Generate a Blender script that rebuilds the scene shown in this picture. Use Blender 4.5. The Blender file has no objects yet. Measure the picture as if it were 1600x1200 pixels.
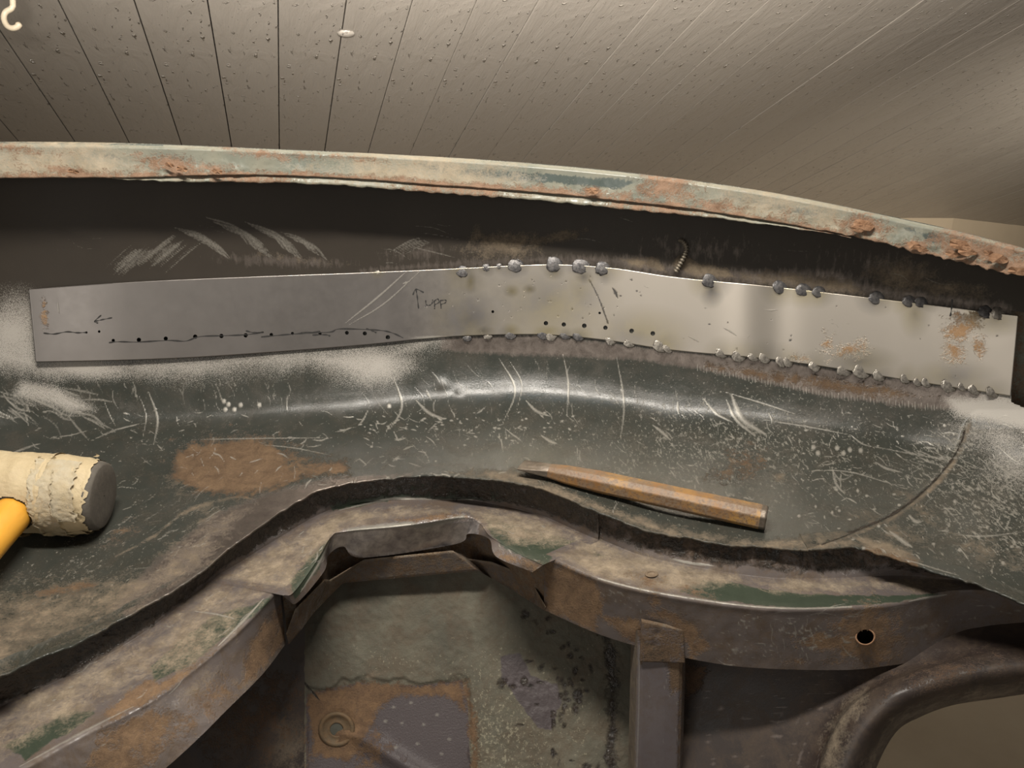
import bpy, bmesh, math, random
import numpy as np
from mathutils import Vector, noise as mnoise, Matrix
random.seed(7); rng = np.random.default_rng(7)
scene = bpy.context.scene
COL = scene.collection

# ------------------------------------------------------------------ camera
FPX = 1256.0; PITCH = math.radians(20.0); CAMZ = 1.45
cph, sph = math.cos(PITCH), math.sin(PITCH)
cam_d = bpy.data.cameras.new('camera'); cam = bpy.data.objects.new('camera', cam_d); COL.objects.link(cam)
cam_d.sensor_width = 36.0; cam_d.lens = 36.0 * FPX / 1600.0; cam_d.clip_start = 0.02
cam.location = (0, 0, CAMZ); cam.rotation_euler = (math.radians(90) - PITCH, 0, 0)
scene.camera = cam

# ------------------------------------------------------------------ world, lights, exposure
w = bpy.data.worlds.new('world'); scene.world = w; w.use_nodes = True
w.node_tree.nodes['Background'].inputs[0].default_value = (1.0, 0.94, 0.86, 1)
w.node_tree.nodes['Background'].inputs[1].default_value = 0.17
def area(name, loc, target, sx, sy, power, col, spread=180):
    l = bpy.data.lights.new(name, 'AREA'); l.shape = 'RECTANGLE'; l.size = sx; l.size_y = sy
    l.energy = power; l.color = col; l.spread = math.radians(spread)
    o = bpy.data.objects.new(name, l); COL.objects.link(o); o.location = loc
    o.rotation_euler = (Vector(target) - Vector(loc)).to_track_quat('-Z', 'Y').to_euler()
    return o
area('ceiling_tube_light', (-0.06, 0.29, CAMZ + 0.50), (-0.02, 0.60, CAMZ - 0.30), 0.40, 0.05, 7.6, (1.0, 0.935, 0.84))
area('ceiling_fill_light', (0.10, 0.50, CAMZ + 0.12), (0.14, 1.6, CAMZ + 0.50), 1.2, 0.06, 22.0, (1.0, 0.94, 0.86), 104)  # unseen fill added to brighten the ceiling, spread kept off the body
area('far_corner_fill', (2.0, 1.3, CAMZ - 0.25), (2.1, 3.0, CAMZ + 0.15), 0.4, 0.08, 13.0, (1.0, 0.93, 0.82), 110)  # unseen fill added to lift the dark far right of the ceiling
area('rear_lamp', (-1.15, -1.8, CAMZ + 0.20), (0.2, 0.65, CAMZ - 0.2), 0.8, 0.7, 6.0, (1.0, 0.94, 0.86))
area('bluish_glint_light', (-0.02, 0.50, CAMZ + 0.60), (-0.02, 0.68, CAMZ - 0.26), 0.12, 0.05, 0.3, (0.62, 0.85, 1.0))  # small bluish light over the bowl for the blue glint, no window
vs = scene.view_settings
vs.view_transform = 'Standard'; vs.look = 'None'; vs.gamma = 1.0; vs.use_curve_mapping = False; vs.exposure = 0.52

# ------------------------------------------------------------------ helpers
def AB(py):
    yd = (np.asarray(py, float) - 600.0) / FPX
    return cph - sph * yd, -(cph * yd + sph)
def P(px, py, Z):                      # point seen in that direction at that distance along the view axis
    px, py, Z = np.broadcast_arrays(np.asarray(px, float), np.asarray(py, float), np.asarray(Z, float))
    A, B = AB(py)
    return np.stack([Z * (px - 800.0) / FPX, Z * A, CAMZ + Z * B], -1)
def Zh(py, h): return h / AB(py)[1]    # distance at which the ray reaches height h (relative to the camera)
def Zf(py, f): return f / AB(py)[0]    # distance at which it reaches forward position f
def spline(pts, xs):                   # smooth 1-D curve through (x, value) points
    pts = np.asarray(pts, float); x, y = pts[:, 0], pts[:, 1:]
    m = np.zeros_like(y)
    d = (y[1:] - y[:-1]) / (x[1:] - x[:-1])[:, None]
    m[1:-1] = (d[1:] * (x[1:-1] - x[:-2])[:, None] + d[:-1] * (x[2:] - x[1:-1])[:, None]) / (x[2:] - x[:-2])[:, None]
    m[0], m[-1] = d[0], d[-1]
    xs = np.asarray(xs, float); i = np.clip(np.searchsorted(x, xs) - 1, 0, len(x) - 2)
    h = (x[i + 1] - x[i])[:, None]; t = ((xs - x[i])[:, None]) / h; t = np.clip(t, -0.2, 1.2)
    r = (2*t**3 - 3*t**2 + 1) * y[i] + (t**3 - 2*t**2 + t) * h * m[i] + (-2*t**3 + 3*t**2) * y[i+1] + (t**3 - t**2) * h * m[i+1]
    return r[:, 0] if r.shape[1] == 1 else r
def resample(ctrl, n, soft=True):      # resample a control polyline, control index = parameter
    c = np.asarray(ctrl, float); k = np.linspace(0, len(c) - 1, n)
    if soft: return spline(np.c_[np.arange(len(c)), c], k)
    return np.stack([np.interp(k, np.arange(len(c)), c[:, j]) for j in range(c.shape[1])], -1)
def grid_faces(nr, nc, wrap=False):
    i = np.arange(nr - 1)[:, None]; j = np.arange(nc if wrap else nc - 1)[None, :]
    a = i * nc + j; b = i * nc + (j + 1) % nc
    return np.stack([a, b, b + nc, a + nc], -1).reshape(-1, 4)
def link(o, parent=None):
    COL.objects.link(o)
    if parent is not None:
        o.parent = parent; o.matrix_parent_inverse = parent.matrix_world.inverted()
    return o
def raw_mesh(name, V, Fc, smooth=True):
    me = bpy.data.meshes.new(name); V = np.asarray(V, np.float32).reshape(-1, 3)
    if isinstance(Fc, np.ndarray):
        k = Fc.shape[1]; n = len(Fc)
        me.vertices.add(len(V)); me.vertices.foreach_set('co', V.ravel())
        me.loops.add(n * k); me.loops.foreach_set('vertex_index', Fc.astype(np.int32).ravel())
        me.polygons.add(n); me.polygons.foreach_set('loop_start', np.arange(n, dtype=np.int32) * k)
        me.update(calc_edges=True); me.validate()
    else:
        me.from_pydata([tuple(map(float, v)) for v in V], [], Fc); me.update()
    if smooth: me.polygons.foreach_set('use_smooth', np.ones(len(me.polygons), bool))
    return me
def mesh(name, V, Fc, m, parent=None, attrs=None, smooth=True):
    me = raw_mesh(name, V, Fc, smooth); me.materials.append(m)
    if attrs:
        for k, v in attrs.items():
            a = me.attributes.new(k, 'FLOAT', 'POINT'); a.data.foreach_set('value', np.asarray(v, np.float32).ravel())
    return link(bpy.data.objects.new(name, me), parent)
def empty(name, loc, label, cat, rot=(0, 0, 0)):
    o = bpy.data.objects.new(name, None); COL.objects.link(o); o.location = loc; o.rotation_euler = rot
    o.empty_display_size = 0.05; o['label'] = label; o['category'] = cat
    bpy.context.view_layer.update()
    return o
def fractal(X, Y, scale, seed, octaves=4):   # cheap value noise on arrays, 0..1
    r = np.random.default_rng(seed); out = np.zeros(np.shape(X)); amp = 1; tot = 0
    for o in range(octaves):
        T = r.random((64, 64)); x = np.asarray(X) / scale * 2**o + 17.3 * o; y = np.asarray(Y) / scale * 2**o + 5.1 * o
        xi = np.floor(x).astype(int); yi = np.floor(y).astype(int); fx = x - xi; fy = y - yi
        fx = fx*fx*(3-2*fx); fy = fy*fy*(3-2*fy); g = lambda a, b: T[a % 64, b % 64]
        out = out + amp * ((g(xi, yi)*(1-fx) + g(xi+1, yi)*fx)*(1-fy) + (g(xi, yi+1)*(1-fx) + g(xi+1, yi+1)*fx)*fy)
        tot += amp; amp *= 0.5
    return out / tot

# wear is laid out on each sheet in the sheet's own (u, v) chart; all lists below use that chart
class Wear:
    KEYS = ('rust', 'dirt', 'scratch_glint', 'bare', 'primer', 'alt', 'dust', 'temper', 'seal')
    def __init__(s, U, V): s.U, s.V = np.asarray(U).ravel(), np.asarray(V).ravel(); s.m = {k: np.zeros(s.U.size) for k in s.KEYS}
    def blob(s, key, cx, cy, rx, ry, rot=0, amt=1.0, hard=0.5):
        a = math.radians(rot); dx, dy = s.U - cx, s.V - cy
        d = np.sqrt(((dx*math.cos(a) + dy*math.sin(a)) / rx)**2 + ((-dx*math.sin(a) + dy*math.cos(a)) / ry)**2)
        s.m[key] = np.maximum(s.m[key], np.clip(0.5 + (1 - d) * hard, 0, 1) * amt)
    def line(s, key, pts, wd, amt=1.0, taper=True, hard=0.5):
        p = np.asarray(pts, float); lo = p.min(0) - 4*wd; hi = p.max(0) + 4*wd
        idx = np.nonzero((s.U > lo[0]) & (s.U < hi[0]) & (s.V > lo[1]) & (s.V < hi[1]))[0]
        if idx.size == 0: return
        if len(p) > 2: p = resample(p, 4*len(p))
        u, v = s.U[idx], s.V[idx]; best = np.full(idx.size, 9e9); n = len(p) - 1
        for i in range(n):
            a, b = p[i], p[i+1]; ab = b - a; t = np.clip(((u-a[0])*ab[0] + (v-a[1])*ab[1]) / max(ab@ab, 1e-9), 0, 1)
            q = (i + t) / n; ww = wd * (0.35 + 0.65*np.sin(np.pi*np.clip(q, 0.02, 0.98))) if taper else wd
            best = np.minimum(best, np.hypot(u - a[0] - t*ab[0], v - a[1] - t*ab[1]) / ww)
        s.m[key][idx] = np.maximum(s.m[key][idx], np.clip(0.5 + (1-best)*hard, 0, 1) * amt)
    def poly(s, key, pts, soft=12, amt=1.0):
        p = np.asarray(pts, float); lo = p.min(0) - 2*soft; hi = p.max(0) + 2*soft
        idx = np.nonzero((s.U > lo[0]) & (s.U < hi[0]) & (s.V > lo[1]) & (s.V < hi[1]))[0]
        if idx.size == 0: return
        u, v = s.U[idx], s.V[idx]; ins = np.zeros(idx.size, bool); best = np.full(idx.size, 9e9)
        for i in range(len(p)):
            a, b = p[i], p[(i+1) % len(p)]; ab = b - a; t = np.clip(((u-a[0])*ab[0] + (v-a[1])*ab[1]) / (ab@ab), 0, 1)
            best = np.minimum(best, np.hypot(u - a[0] - t*ab[0], v - a[1] - t*ab[1]))
            c = ((a[1] > v) != (b[1] > v)) & (u < (b[0]-a[0]) * (v-a[1]) / (b[1]-a[1] + 1e-12) + a[0]); ins ^= c
        sd = np.where(ins, best, -best)
        s.m[key][idx] = np.maximum(s.m[key][idx], np.clip(0.5 + 0.5*sd/soft, 0, 1) * amt)
    def random_scratches(s, key, n, box, length, wd, ang, spread, amt=1.0, bend=0.15):
        for _ in range(n):
            x, y = random.uniform(box[0], box[2]), random.uniform(box[1], box[3]); L = random.uniform(*length)
            a = math.radians(ang + random.gauss(0, spread)); b = random.uniform(-bend, bend) * L
            dx, dy = math.cos(a), math.sin(a)
            s.line(key, [(x, y), (x + dx*L/2 - dy*b, y + dy*L/2 + dx*b), (x + dx*L, y + dy*L)], random.uniform(*wd), amt * random.uniform(0.5, 1))

# ------------------------------------------------------------------ materials
def new_mat(name):
    m = bpy.data.materials.new(name); m.use_nodes = True; nt = m.node_tree
    return m, nt, nt.nodes['Principled BSDF']
class NT:
    def __init__(s, nt): s.nt = nt; s.co = nt.nodes.new('ShaderNodeTexCoord').outputs['Object']
    def lk(s, a, b): s.nt.links.new(a, b)
    def setin(s, sock, v):
        if isinstance(v, bpy.types.NodeSocket): s.lk(v, sock)
        elif isinstance(v, (tuple, list)): sock.default_value = (*v, 1) if len(v) == 3 and sock.type == 'RGBA' else v
        else: sock.default_value = v
    def noise(s, scale, detail=5, rough=0.6, stretch=None, dist=0.0, rot=None):
        n = s.nt.nodes.new('ShaderNodeTexNoise'); n.inputs['Scale'].default_value = scale
        n.inputs['Detail'].default_value = detail; n.inputs['Roughness'].default_value = rough; n.inputs['Distortion'].default_value = dist
        if stretch or rot:
            mp = s.nt.nodes.new('ShaderNodeMapping'); mp.inputs['Scale'].default_value = stretch or (1, 1, 1)
            if rot: mp.inputs['Rotation'].default_value = rot
            s.lk(s.co, mp.inputs[0]); s.lk(mp.outputs[0], n.inputs['Vector'])
        else: s.lk(s.co, n.inputs['Vector'])
        return n.outputs['Fac']
    def voronoi(s, scale, feature='F1'):
        n = s.nt.nodes.new('ShaderNodeTexVoronoi'); n.inputs['Scale'].default_value = scale; n.feature = feature
        s.lk(s.co, n.inputs['Vector']); return n.outputs['Distance']
    def math(s, op, a, b=0.0, c=0.0, clamp=False):
        n = s.nt.nodes.new('ShaderNodeMath'); n.operation = op; n.use_clamp = clamp
        for i, v in enumerate((a, b, c)): s.setin(n.inputs[i], v)
        return n.outputs[0]
    def mixc(s, f, a, b):
        n = s.nt.nodes.new('ShaderNodeMix'); n.data_type = 'RGBA'
        s.setin(n.inputs[0], f); s.setin(n.inputs[6], a); s.setin(n.inputs[7], b); return n.outputs[2]
    def mixf(s, f, a, b):
        n = s.nt.nodes.new('ShaderNodeMix'); n.data_type = 'FLOAT'
        s.setin(n.inputs[0], f); s.setin(n.inputs[2], a); s.setin(n.inputs[3], b); return n.outputs[0]
    def attr(s, name):
        n = s.nt.nodes.new('ShaderNodeAttribute'); n.attribute_name = name; return n.outputs['Fac']
    def step(s, v, lo, hi):
        n = s.nt.nodes.new('ShaderNodeMapRange'); n.inputs[1].default_value = lo; n.inputs[2].default_value = hi
        s.setin(n.inputs[0], v); return n.outputs[0]
    def bump(s, h, strength, dist=0.001, normal=None):
        n = s.nt.nodes.new('ShaderNodeBump'); n.inputs['Strength'].default_value = strength; n.inputs['Distance'].default_value = dist
        s.setin(n.inputs['Height'], h)
        if normal is not None: s.lk(normal, n.inputs['Normal'])
        return n.outputs[0]

def body_mat(name, base, base2, rough=0.3, metal=0.0, alt=(0.032, 0.027, 0.023), alt_rough=0.45, alt_metal=0.0, alt_sharp=9, coat=0.0,
             rust=((0.175, 0.115, 0.068), (0.075, 0.047, 0.029)), dirt=((0.215, 0.17, 0.12), (0.105, 0.083, 0.06)),
             bare=((0.33, 0.29, 0.26), (0.17, 0.145, 0.13)), bare_metal=0.85, bare_rough=0.34,
             primer=((0.42, 0.39, 0.35), (0.33, 0.31, 0.28)), scratch_glint=(0.34, 0.32, 0.28), grain=0.25, dust_col=(0.24, 0.225, 0.19), seal=True, grime=0.0, spec=0.5):
    m, nt, bs = new_mat(name); t = NT(nt)
    nL = t.noise(22, 5, 0.6); nM = t.noise(110, 8, 0.68, dist=0.3); nF = t.noise(650, 4, 0.7); nS = t.noise(1500, 2, 0.6)
    col = t.mixc(t.step(nL, 0.35, 0.65), base, base2); ro = t.mixf(nM, rough * 0.8, rough * 1.25); me = metal
    if grime:
        g = t.math('MULTIPLY', t.step(t.math('ADD', t.noise(48, 9, 0.72, dist=0.5), t.math('MULTIPLY', nF, 0.25)), 0.56, 0.74), grime)
        col = t.mixc(g, col, t.mixc(nM, (0.13, 0.085, 0.05), (0.05, 0.035, 0.025))); ro = t.mixf(g, ro, 0.85)
    # dust specks and fine pits
    dsp = t.math('MULTIPLY', t.attr('dust'), 0.24)
    sp = t.step(t.math('ADD', t.noise(420, 3, 0.75, stretch=(1.0, 0.45, 1.0)), dsp), 0.72, 0.80)
    col = t.mixc(t.math('MULTIPLY', sp, 0.75), col, dust_col); ro = t.mixf(sp, ro, 0.7)
    haze = t.math('MULTIPLY', t.attr('dust'), t.mixf(nM, 0.0, 0.22))
    col = t.mixc(haze, col, tuple(0.62*c for c in dust_col)); ro = t.mixf(haze, ro, 0.65)
    h = t.math('MULTIPLY', nF, grain)
    def layer(key, c1, c2, r, mt, nz, amp, sharp, lift, cn):
        nonlocal col, ro, me, h
        a = t.attr(key)
        f = t.math('MULTIPLY_ADD', t.math('SUBTRACT', nz, 0.5), amp, a)
        f = t.math('MULTIPLY', t.step(f, 0.5 - 0.5/sharp, 0.5 + 0.5/sharp), t.step(a, 0.02, 0.12))
        col = t.mixc(f, col, t.mixc(cn, c1, c2)); ro = t.mixf(f, ro, r); me = t.mixf(f, me, mt)
        if lift: h = t.math('MULTIPLY_ADD', t.math('MULTIPLY', f, lift), t.math('ADD', cn, 0.6), h)
    mixF = t.math('ADD', t.math('MULTIPLY', nM, 0.6), t.math('MULTIPLY', nF, 0.4))
    layer('alt', alt, tuple((0.92 if alt_metal else 0.7)*c for c in alt), alt_rough, alt_metal, nM, 0.3 if alt_metal else 1.0, alt_sharp, 0.0, nL)
    layer('bare', bare[0], bare[1], bare_rough, bare_metal, t.noise(260, 5, 0.7, stretch=(1, 1, 0.3)), 1.2, 2.2, -0.1, t.step(nM, 0.3, 0.7))
    layer('primer', primer[0], primer[1], 0.6, 0.0, t.math('ADD', t.math('MULTIPLY', nS, 0.7), t.math('MULTIPLY', nL, 0.3)), 1.9, 2.2, 0.05, nL)
    layer('dirt', dirt[0], dirt[1], 0.9, 0.0, t.math('ADD', t.math('MULTIPLY', mixF, 0.7), t.math('MULTIPLY', nL, 0.3)), 3.0, 2.0, 0.35, t.step(t.noise(75, 9, 0.75), 0.36, 0.64))
    layer('rust', rust[0], rust[1], 0.92, 0.0, mixF, 2.6, 3.0, 0.9, t.math('ADD', t.math('MULTIPLY', t.step(t.noise(85, 9, 0.78, dist=0.4), 0.36, 0.64), 0.7), t.math('MULTIPLY', t.step(nF, 0.35, 0.65), 0.3)))
    layer('scratch_glint', scratch_glint, tuple(0.75*c for c in scratch_glint), 0.4, 0.3, nF, 0.5, 2.2, -0.3, nM)  # real scratches, plus highlight strokes painted along some ridges
    if seal: layer('seal', (0.020, 0.017, 0.014), (0.045, 0.034, 0.026), 0.22, 0.0, nM, 2.0, 3.0, 3.0, t.step(t.noise(160, 4, 0.6), 0.35, 0.7))
    heat = t.attr('temper')
    col = t.mixc(t.math('MULTIPLY', heat, t.mixf(nL, 0.5, 0.95)), col, t.mixc(t.step(nL, 0.35, 0.62), (0.05, 0.055, 0.075), (0.30, 0.25, 0.12)))
    bs.inputs['Specular IOR Level'].default_value = spec
    if coat: bs.inputs['Coat Weight'].default_value = coat; bs.inputs['Coat Roughness'].default_value = 0.15
    t.lk(col, bs.inputs['Base Color']); t.setin(bs.inputs['Roughness'], ro); t.setin(bs.inputs['Metallic'], me)
    t.lk(t.bump(h, 0.55, 0.0007), bs.inputs['Normal'])
    return m

M_green = body_mat('dark_green_enamel', (0.030, 0.033, 0.028), (0.043, 0.045, 0.039), rough=0.18, alt=(0.047, 0.039, 0.031), bare=((0.24, 0.205, 0.18), (0.11, 0.092, 0.08)), grime=0.15, spec=0.28)
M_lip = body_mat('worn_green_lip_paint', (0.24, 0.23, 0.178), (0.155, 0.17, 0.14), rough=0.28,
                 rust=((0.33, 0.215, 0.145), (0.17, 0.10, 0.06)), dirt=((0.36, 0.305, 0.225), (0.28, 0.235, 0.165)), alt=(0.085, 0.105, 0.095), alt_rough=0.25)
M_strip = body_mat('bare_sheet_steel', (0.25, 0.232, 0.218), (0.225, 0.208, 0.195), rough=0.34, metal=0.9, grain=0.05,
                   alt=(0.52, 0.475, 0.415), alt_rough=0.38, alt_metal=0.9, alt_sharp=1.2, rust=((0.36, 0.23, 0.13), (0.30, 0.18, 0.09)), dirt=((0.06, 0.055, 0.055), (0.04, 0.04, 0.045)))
M_chan = body_mat('channel_paint', (0.105, 0.090, 0.086), (0.125, 0.104, 0.096), rough=0.33, grime=0.75, bare=((0.72, 0.68, 0.65), (0.28, 0.25, 0.26)), bare_rough=0.30, alt=(0.045, 0.058, 0.040), alt_rough=0.35,
                  dirt=((0.31, 0.25, 0.178), (0.145, 0.112, 0.078)), rust=((0.23, 0.145, 0.080), (0.085, 0.052, 0.032)))
M_inner = body_mat('underseal_coating', (0.075, 0.070, 0.052), (0.125, 0.115, 0.085), rough=0.75, grain=1.6, grime=0.5, alt=(0.082, 0.066, 0.068), alt_rough=0.42,
                   rust=((0.20, 0.12, 0.062), (0.08, 0.048, 0.03)), dust_col=(0.28, 0.255, 0.18))
M_dark = body_mat('dark_purple_brown_paint', (0.038, 0.027, 0.023), (0.028, 0.021, 0.018), rough=0.45, scratch_glint=(0.16, 0.13, 0.115), grime=0.4, rust=((0.13, 0.075, 0.04), (0.06, 0.037, 0.025)))
M_post = body_mat('grey_purple_post_paint', (0.135, 0.118, 0.120), (0.115, 0.10, 0.105), rough=0.38, scratch_glint=(0.30, 0.28, 0.27), grime=0.4)
M_skin = body_mat('outer_skin_paint', (0.030, 0.040, 0.045), (0.035, 0.045, 0.05), rough=0.3)

def simple_mat(name, c1, c2, rough, scale=60, bump=0.3, bscale=200, metal=0.0, stretch=None, bdist=0.001):
    m, nt, bs = new_mat(name); t = NT(nt)
    t.lk(t.mixc(t.step(t.noise(scale, 6, 0.65, stretch=stretch), 0.32, 0.68), c1, c2), bs.inputs['Base Color'])
    bs.inputs['Roughness'].default_value = rough; bs.inputs['Metallic'].default_value = metal
    t.lk(t.bump(t.noise(bscale, 5, 0.65, stretch=stretch), bump, bdist), bs.inputs['Normal'])
    return m
M_weld = simple_mat('weld_bead_steel', (0.42, 0.385, 0.335), (0.13, 0.118, 0.105), 0.36, 350, 0.25, 500, 0.65)
M_soot = simple_mat('sooty_bead_steel', (0.17, 0.16, 0.155), (0.045, 0.045, 0.05), 0.42, 350, 0.25, 500, 0.5)
M_ink = simple_mat('black_marker_ink', (0.015, 0.014, 0.014), (0.03, 0.028, 0.026), 0.6, 400, 0.0)
M_rustflake = simple_mat('flaking_rust', (0.42, 0.25, 0.15), (0.20, 0.10, 0.05), 0.9, 160, 0.9, 300)

# ------------------------------------------------------------------ ceiling, wall, floor
def dcam(px, py): return np.array([(px-800)/FPX, -(py-600)/FPX, 1.0])
Rw = np.array([[1, 0, 0], [0, sph, cph], [0, cph, -sph]])
nC = np.cross(dcam(440, 700), dcam(1440, 590)); nC /= np.linalg.norm(nC); nC *= np.sign(nC[1])
nW = Rw @ nC; bW = Rw @ (dcam(440, 700) / np.linalg.norm(dcam(440, 700))); aW = np.cross(nW, bW); aW /= np.linalg.norm(aW)
if aW[0] < 0: aW = -aW
HC = 0.75; C0 = np.array([0, 0, CAMZ]) + nW * HC     # point of the boarded ceiling plane nearest the camera

m, nt, bs = new_mat('grey_painted_boards'); t = NT(nt)
inf = nt.nodes.new('ShaderNodeObjectInfo')
cc = t.mixc(t.noise(3.0, 4, 0.5), (0.225, 0.203, 0.175), (0.270, 0.243, 0.210))
cc = t.mixc(t.math('MULTIPLY', inf.outputs['Random'], 0.35), cc, (0.19, 0.17, 0.148))
t.lk(cc, bs.inputs['Base Color']); bs.inputs['Roughness'].default_value = 0.21
dab = t.step(t.noise(95, 3, 0.55, stretch=(1.0, 0.45, 1), dist=0.6), 0.64, 0.74)
hh = t.math('ADD', t.math('MULTIPLY', t.noise(16, 7, 0.62, stretch=(1, 0.35, 1), dist=0.8), 1.1), t.math('MULTIPLY', t.noise(70, 4, 0.6, stretch=(3.0, 0.25, 1)), 0.2))
hh = t.math('ADD', hh, t.math('MULTIPLY', dab, 1.3))
t.lk(t.bump(hh, 1.0, 0.0036), bs.inputs['Normal']); M_board = m
ceiling_o = bpy.data.objects.new('ceiling', raw_mesh('ceiling', [
    C0 + aW*a + bW*b + nW*k for k in (0.02, 0.04) for a, b in ((-2.2, -1.6), (7.0, -1.6), (7.0, 3.35), (-2.2, 3.35))],
    [(3, 2, 1, 0), (4, 5, 6, 7), (0, 1, 5, 4), (1, 2, 6, 5), (2, 3, 7, 6), (3, 0, 4, 7)], False))
M_gap = simple_mat('dark_board_gap', (0.03, 0.026, 0.022), (0.02, 0.018, 0.016), 0.9)
ceiling_o.data.materials.append(M_gap); COL.objects.link(ceiling_o); ceiling_o['kind'] = 'structure'
ceiling_o['label'] = 'sloping ceiling of grey painted boards above the car body'
WB = 0.1132
bm = bmesh.new(); bmesh.ops.create_cube(bm, size=1.0)
for v in bm.verts: v.co = Vector((v.co.x * (WB - 0.0016), v.co.y * 4.93, v.co.z * 0.02))
bmesh.ops.bevel(bm, geom=[e for e in bm.edges if abs(e.verts[0].co.y - e.verts[1].co.y) > 1], offset=0.0016, segments=2, affect='EDGES', profile=0.5)
plank_me = bpy.data.meshes.new('plank'); bm.to_mesh(plank_me); bm.free(); plank_me.materials.append(M_board)
plank_tight = plank_me.copy()
for v in plank_tight.vertices: v.co.x *= (WB - 0.0004)/(WB - 0.0016)
Mrot = Matrix((aW, bW, nW)).transposed()
for i in range(-14, 62):
    o = bpy.data.objects.new('plank', plank_me if i < 5 else plank_tight)
    pos = C0 + aW * (-0.276 + WB*(i + 0.5)) + bW * 0.87 + nW * (0.0095 + random.uniform(-0.0006, 0.0006))
    o.matrix_world = Matrix.Translation(pos) @ Mrot.to_4x4()
    COL.objects.link(o); o.parent = ceiling_o

M_wall = simple_mat('beige_wall_paint', (0.46, 0.37, 0.26), (0.43, 0.345, 0.24), 0.7, 6, 0.1)
M_floor = simple_mat('beige_concrete', (0.25, 0.21, 0.155), (0.22, 0.18, 0.13), 0.6, 5, 0.15)
def onceil(px, py):
    d = Rw @ dcam(px, py); return np.array([0, 0, CAMZ]) + d * HC / (nW @ d)
w0, w1 = onceil(1490, 340.5), onceil(1600, 353); wd = (w1 - w0) / np.linalg.norm(w1 - w0)
wn = np.cross(wd, (0, 0, 1)); wn /= np.linalg.norm(wn)
if wn[1] < 0: wn = -wn
def wall(name, a, b, n, th=0.1):
    q = [np.array([*a[:2], 0.0]), np.array([*b[:2], 0.0]), b, a]
    V = q + [p + n*th for p in q]
    o = mesh(name, V, [(0, 1, 2, 3), (7, 6, 5, 4), (0, 4, 5, 1), (1, 5, 6, 2), (2, 6, 7, 3), (3, 7, 4, 0)], M_wall, smooth=False)
    o['kind'] = 'structure'; return o
wl = onceil(900, 341); wb = (wl - w0) / np.linalg.norm(wl - w0); wbn = np.cross(wb, (0, 0, 1)); wbn *= np.sign(wbn[1]) / np.linalg.norm(wbn)
wall('wall_back', w0 + wb*6.0, w0, wbn)
wall('wall_right', w0, w1 + wd*4.5, wn)
fo = mesh('floor', [(-4, -2.5, 0), (8, -2.5, 0), (8, 8, 0), (-4, 8, 0), (-4, -2.5, -0.1), (8, -2.5, -0.1), (8, 8, -0.1), (-4, 8, -0.1)],
          [(0, 1, 2, 3), (7, 6, 5, 4), (0, 4, 5, 1), (1, 5, 6, 2), (2, 6, 7, 3), (3, 7, 4, 0)], M_floor, smooth=False)
fo['kind'] = 'structure'

# ------------------------------------------------------------------ the car body
car = empty('car_body', (0, 0.62, 0.0), 'stripped car body corner with rusty lip, green bowl and welded repair strip', 'car body')

YT = [(-500, 497), (-150, 468), (0, 456), (45, 452), (200, 441), (400, 432), (560, 426), (700, 420), (800, 415), (860, 413), (960, 419), (1040, 431), (1200, 447), (1400, 470), (1590, 493), (1750, 512), (2100, 560)]
YB = [(-500, 592), (-150, 572), (0, 567), (56, 566), (200, 563), (280, 560), (420, 551), (560, 540), (709, 526), (800, 523), (845, 523), (940, 531), (1040, 546), (1215, 563), (1300, 575), (1390, 590), (1579, 619), (1750, 645), (2100, 702)]
YE = [(-500, 1262), (-150, 1118), (0, 1056), (83, 1021), (146, 992), (208, 958), (271, 925), (308, 900), (358, 858), (400, 826), (442, 797), (482, 775), (523, 760), (586, 748), (627, 745), (732, 746), (794, 753), (840, 762), (882, 778), (940, 802), (1015, 829), (1090, 843), (1165, 854), (1215, 858), (1283, 857), (1337, 855), (1383, 870), (1433, 885), (1533, 917), (1600, 944), (1750, 1000), (2100, 1130)]
ZW = [(-500, 0.585), (-150, .67), (0, .70), (200, .72), (400, .737), (600, .75), (800, .75), (1000, .735), (1200, .71), (1400, .68), (1600, .64), (1750, .60), (2100, 0.515)]
LT = [(-500, 236), (-150, 224), (0, 222), (200, 224), (400, 232), (600, 241), (800, 253), (1000, 272), (1200, 300), (1400, 340), (1500, 362), (1600, 388), (1750, 430), (2100, 540)]
LB = [(-500, 294), (-150, 280), (0, 278), (200, 277), (400, 273), (520, 277), (700, 290), (800, 297), (1000, 317), (1080, 326), (1200, 345), (1300, 363), (1400, 386), (1500, 408), (1600, 432), (1750, 478), (2100, 590)]
FLOOR_SLOPE = [(-150, 8), (0, 8.5), (400, 9.5), (700, 10), (1000, 10), (1750, 10)]
def bowl_profile(xs):
    """for each column: rows (y, Z) of the wall, fillet and bowl floor"""
    yt, yb, ye, zw = spline(YT, xs), spline(YB, xs), spline(YE, xs), spline(ZW, xs)
    rows = [(yt, zw)]; A, B = AB(yt); f, z = zw*A, zw*B
    for dy, a in ((0, 80), (20, 75), (45, 66), (75, 59), (92, 52), (108, 40), (125, 30), (150, 22), (None, None)):
        y = ye if dy is None else yb + dy
        al = np.interp(xs, *zip(*FLOOR_SLOPE)) if a is None else np.full(len(xs), float(a))
        A, B = AB(y); tn = np.tan(np.radians(al)); Z = (z - tn*f) / (B - tn*A); f, z = Z*A, Z*B; rows.append((y, Z))
    up = []; A, B = AB(yt); f, z = zw*A, zw*B
    gapy = yt - (spline(LB, xs) - 12)
    for dy, a in ((-0.4, 88), (-0.75, 91), (-1.0, 93)):
        y = yt + dy*gapy; A, B = AB(y); tn = np.tan(np.radians(a)); Z = (z - tn*f) / (B - tn*A); f, z = Z*A, Z*B; up.append((y, Z))
    return up[::-1] + rows                              # 3 + 9 rows
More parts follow.
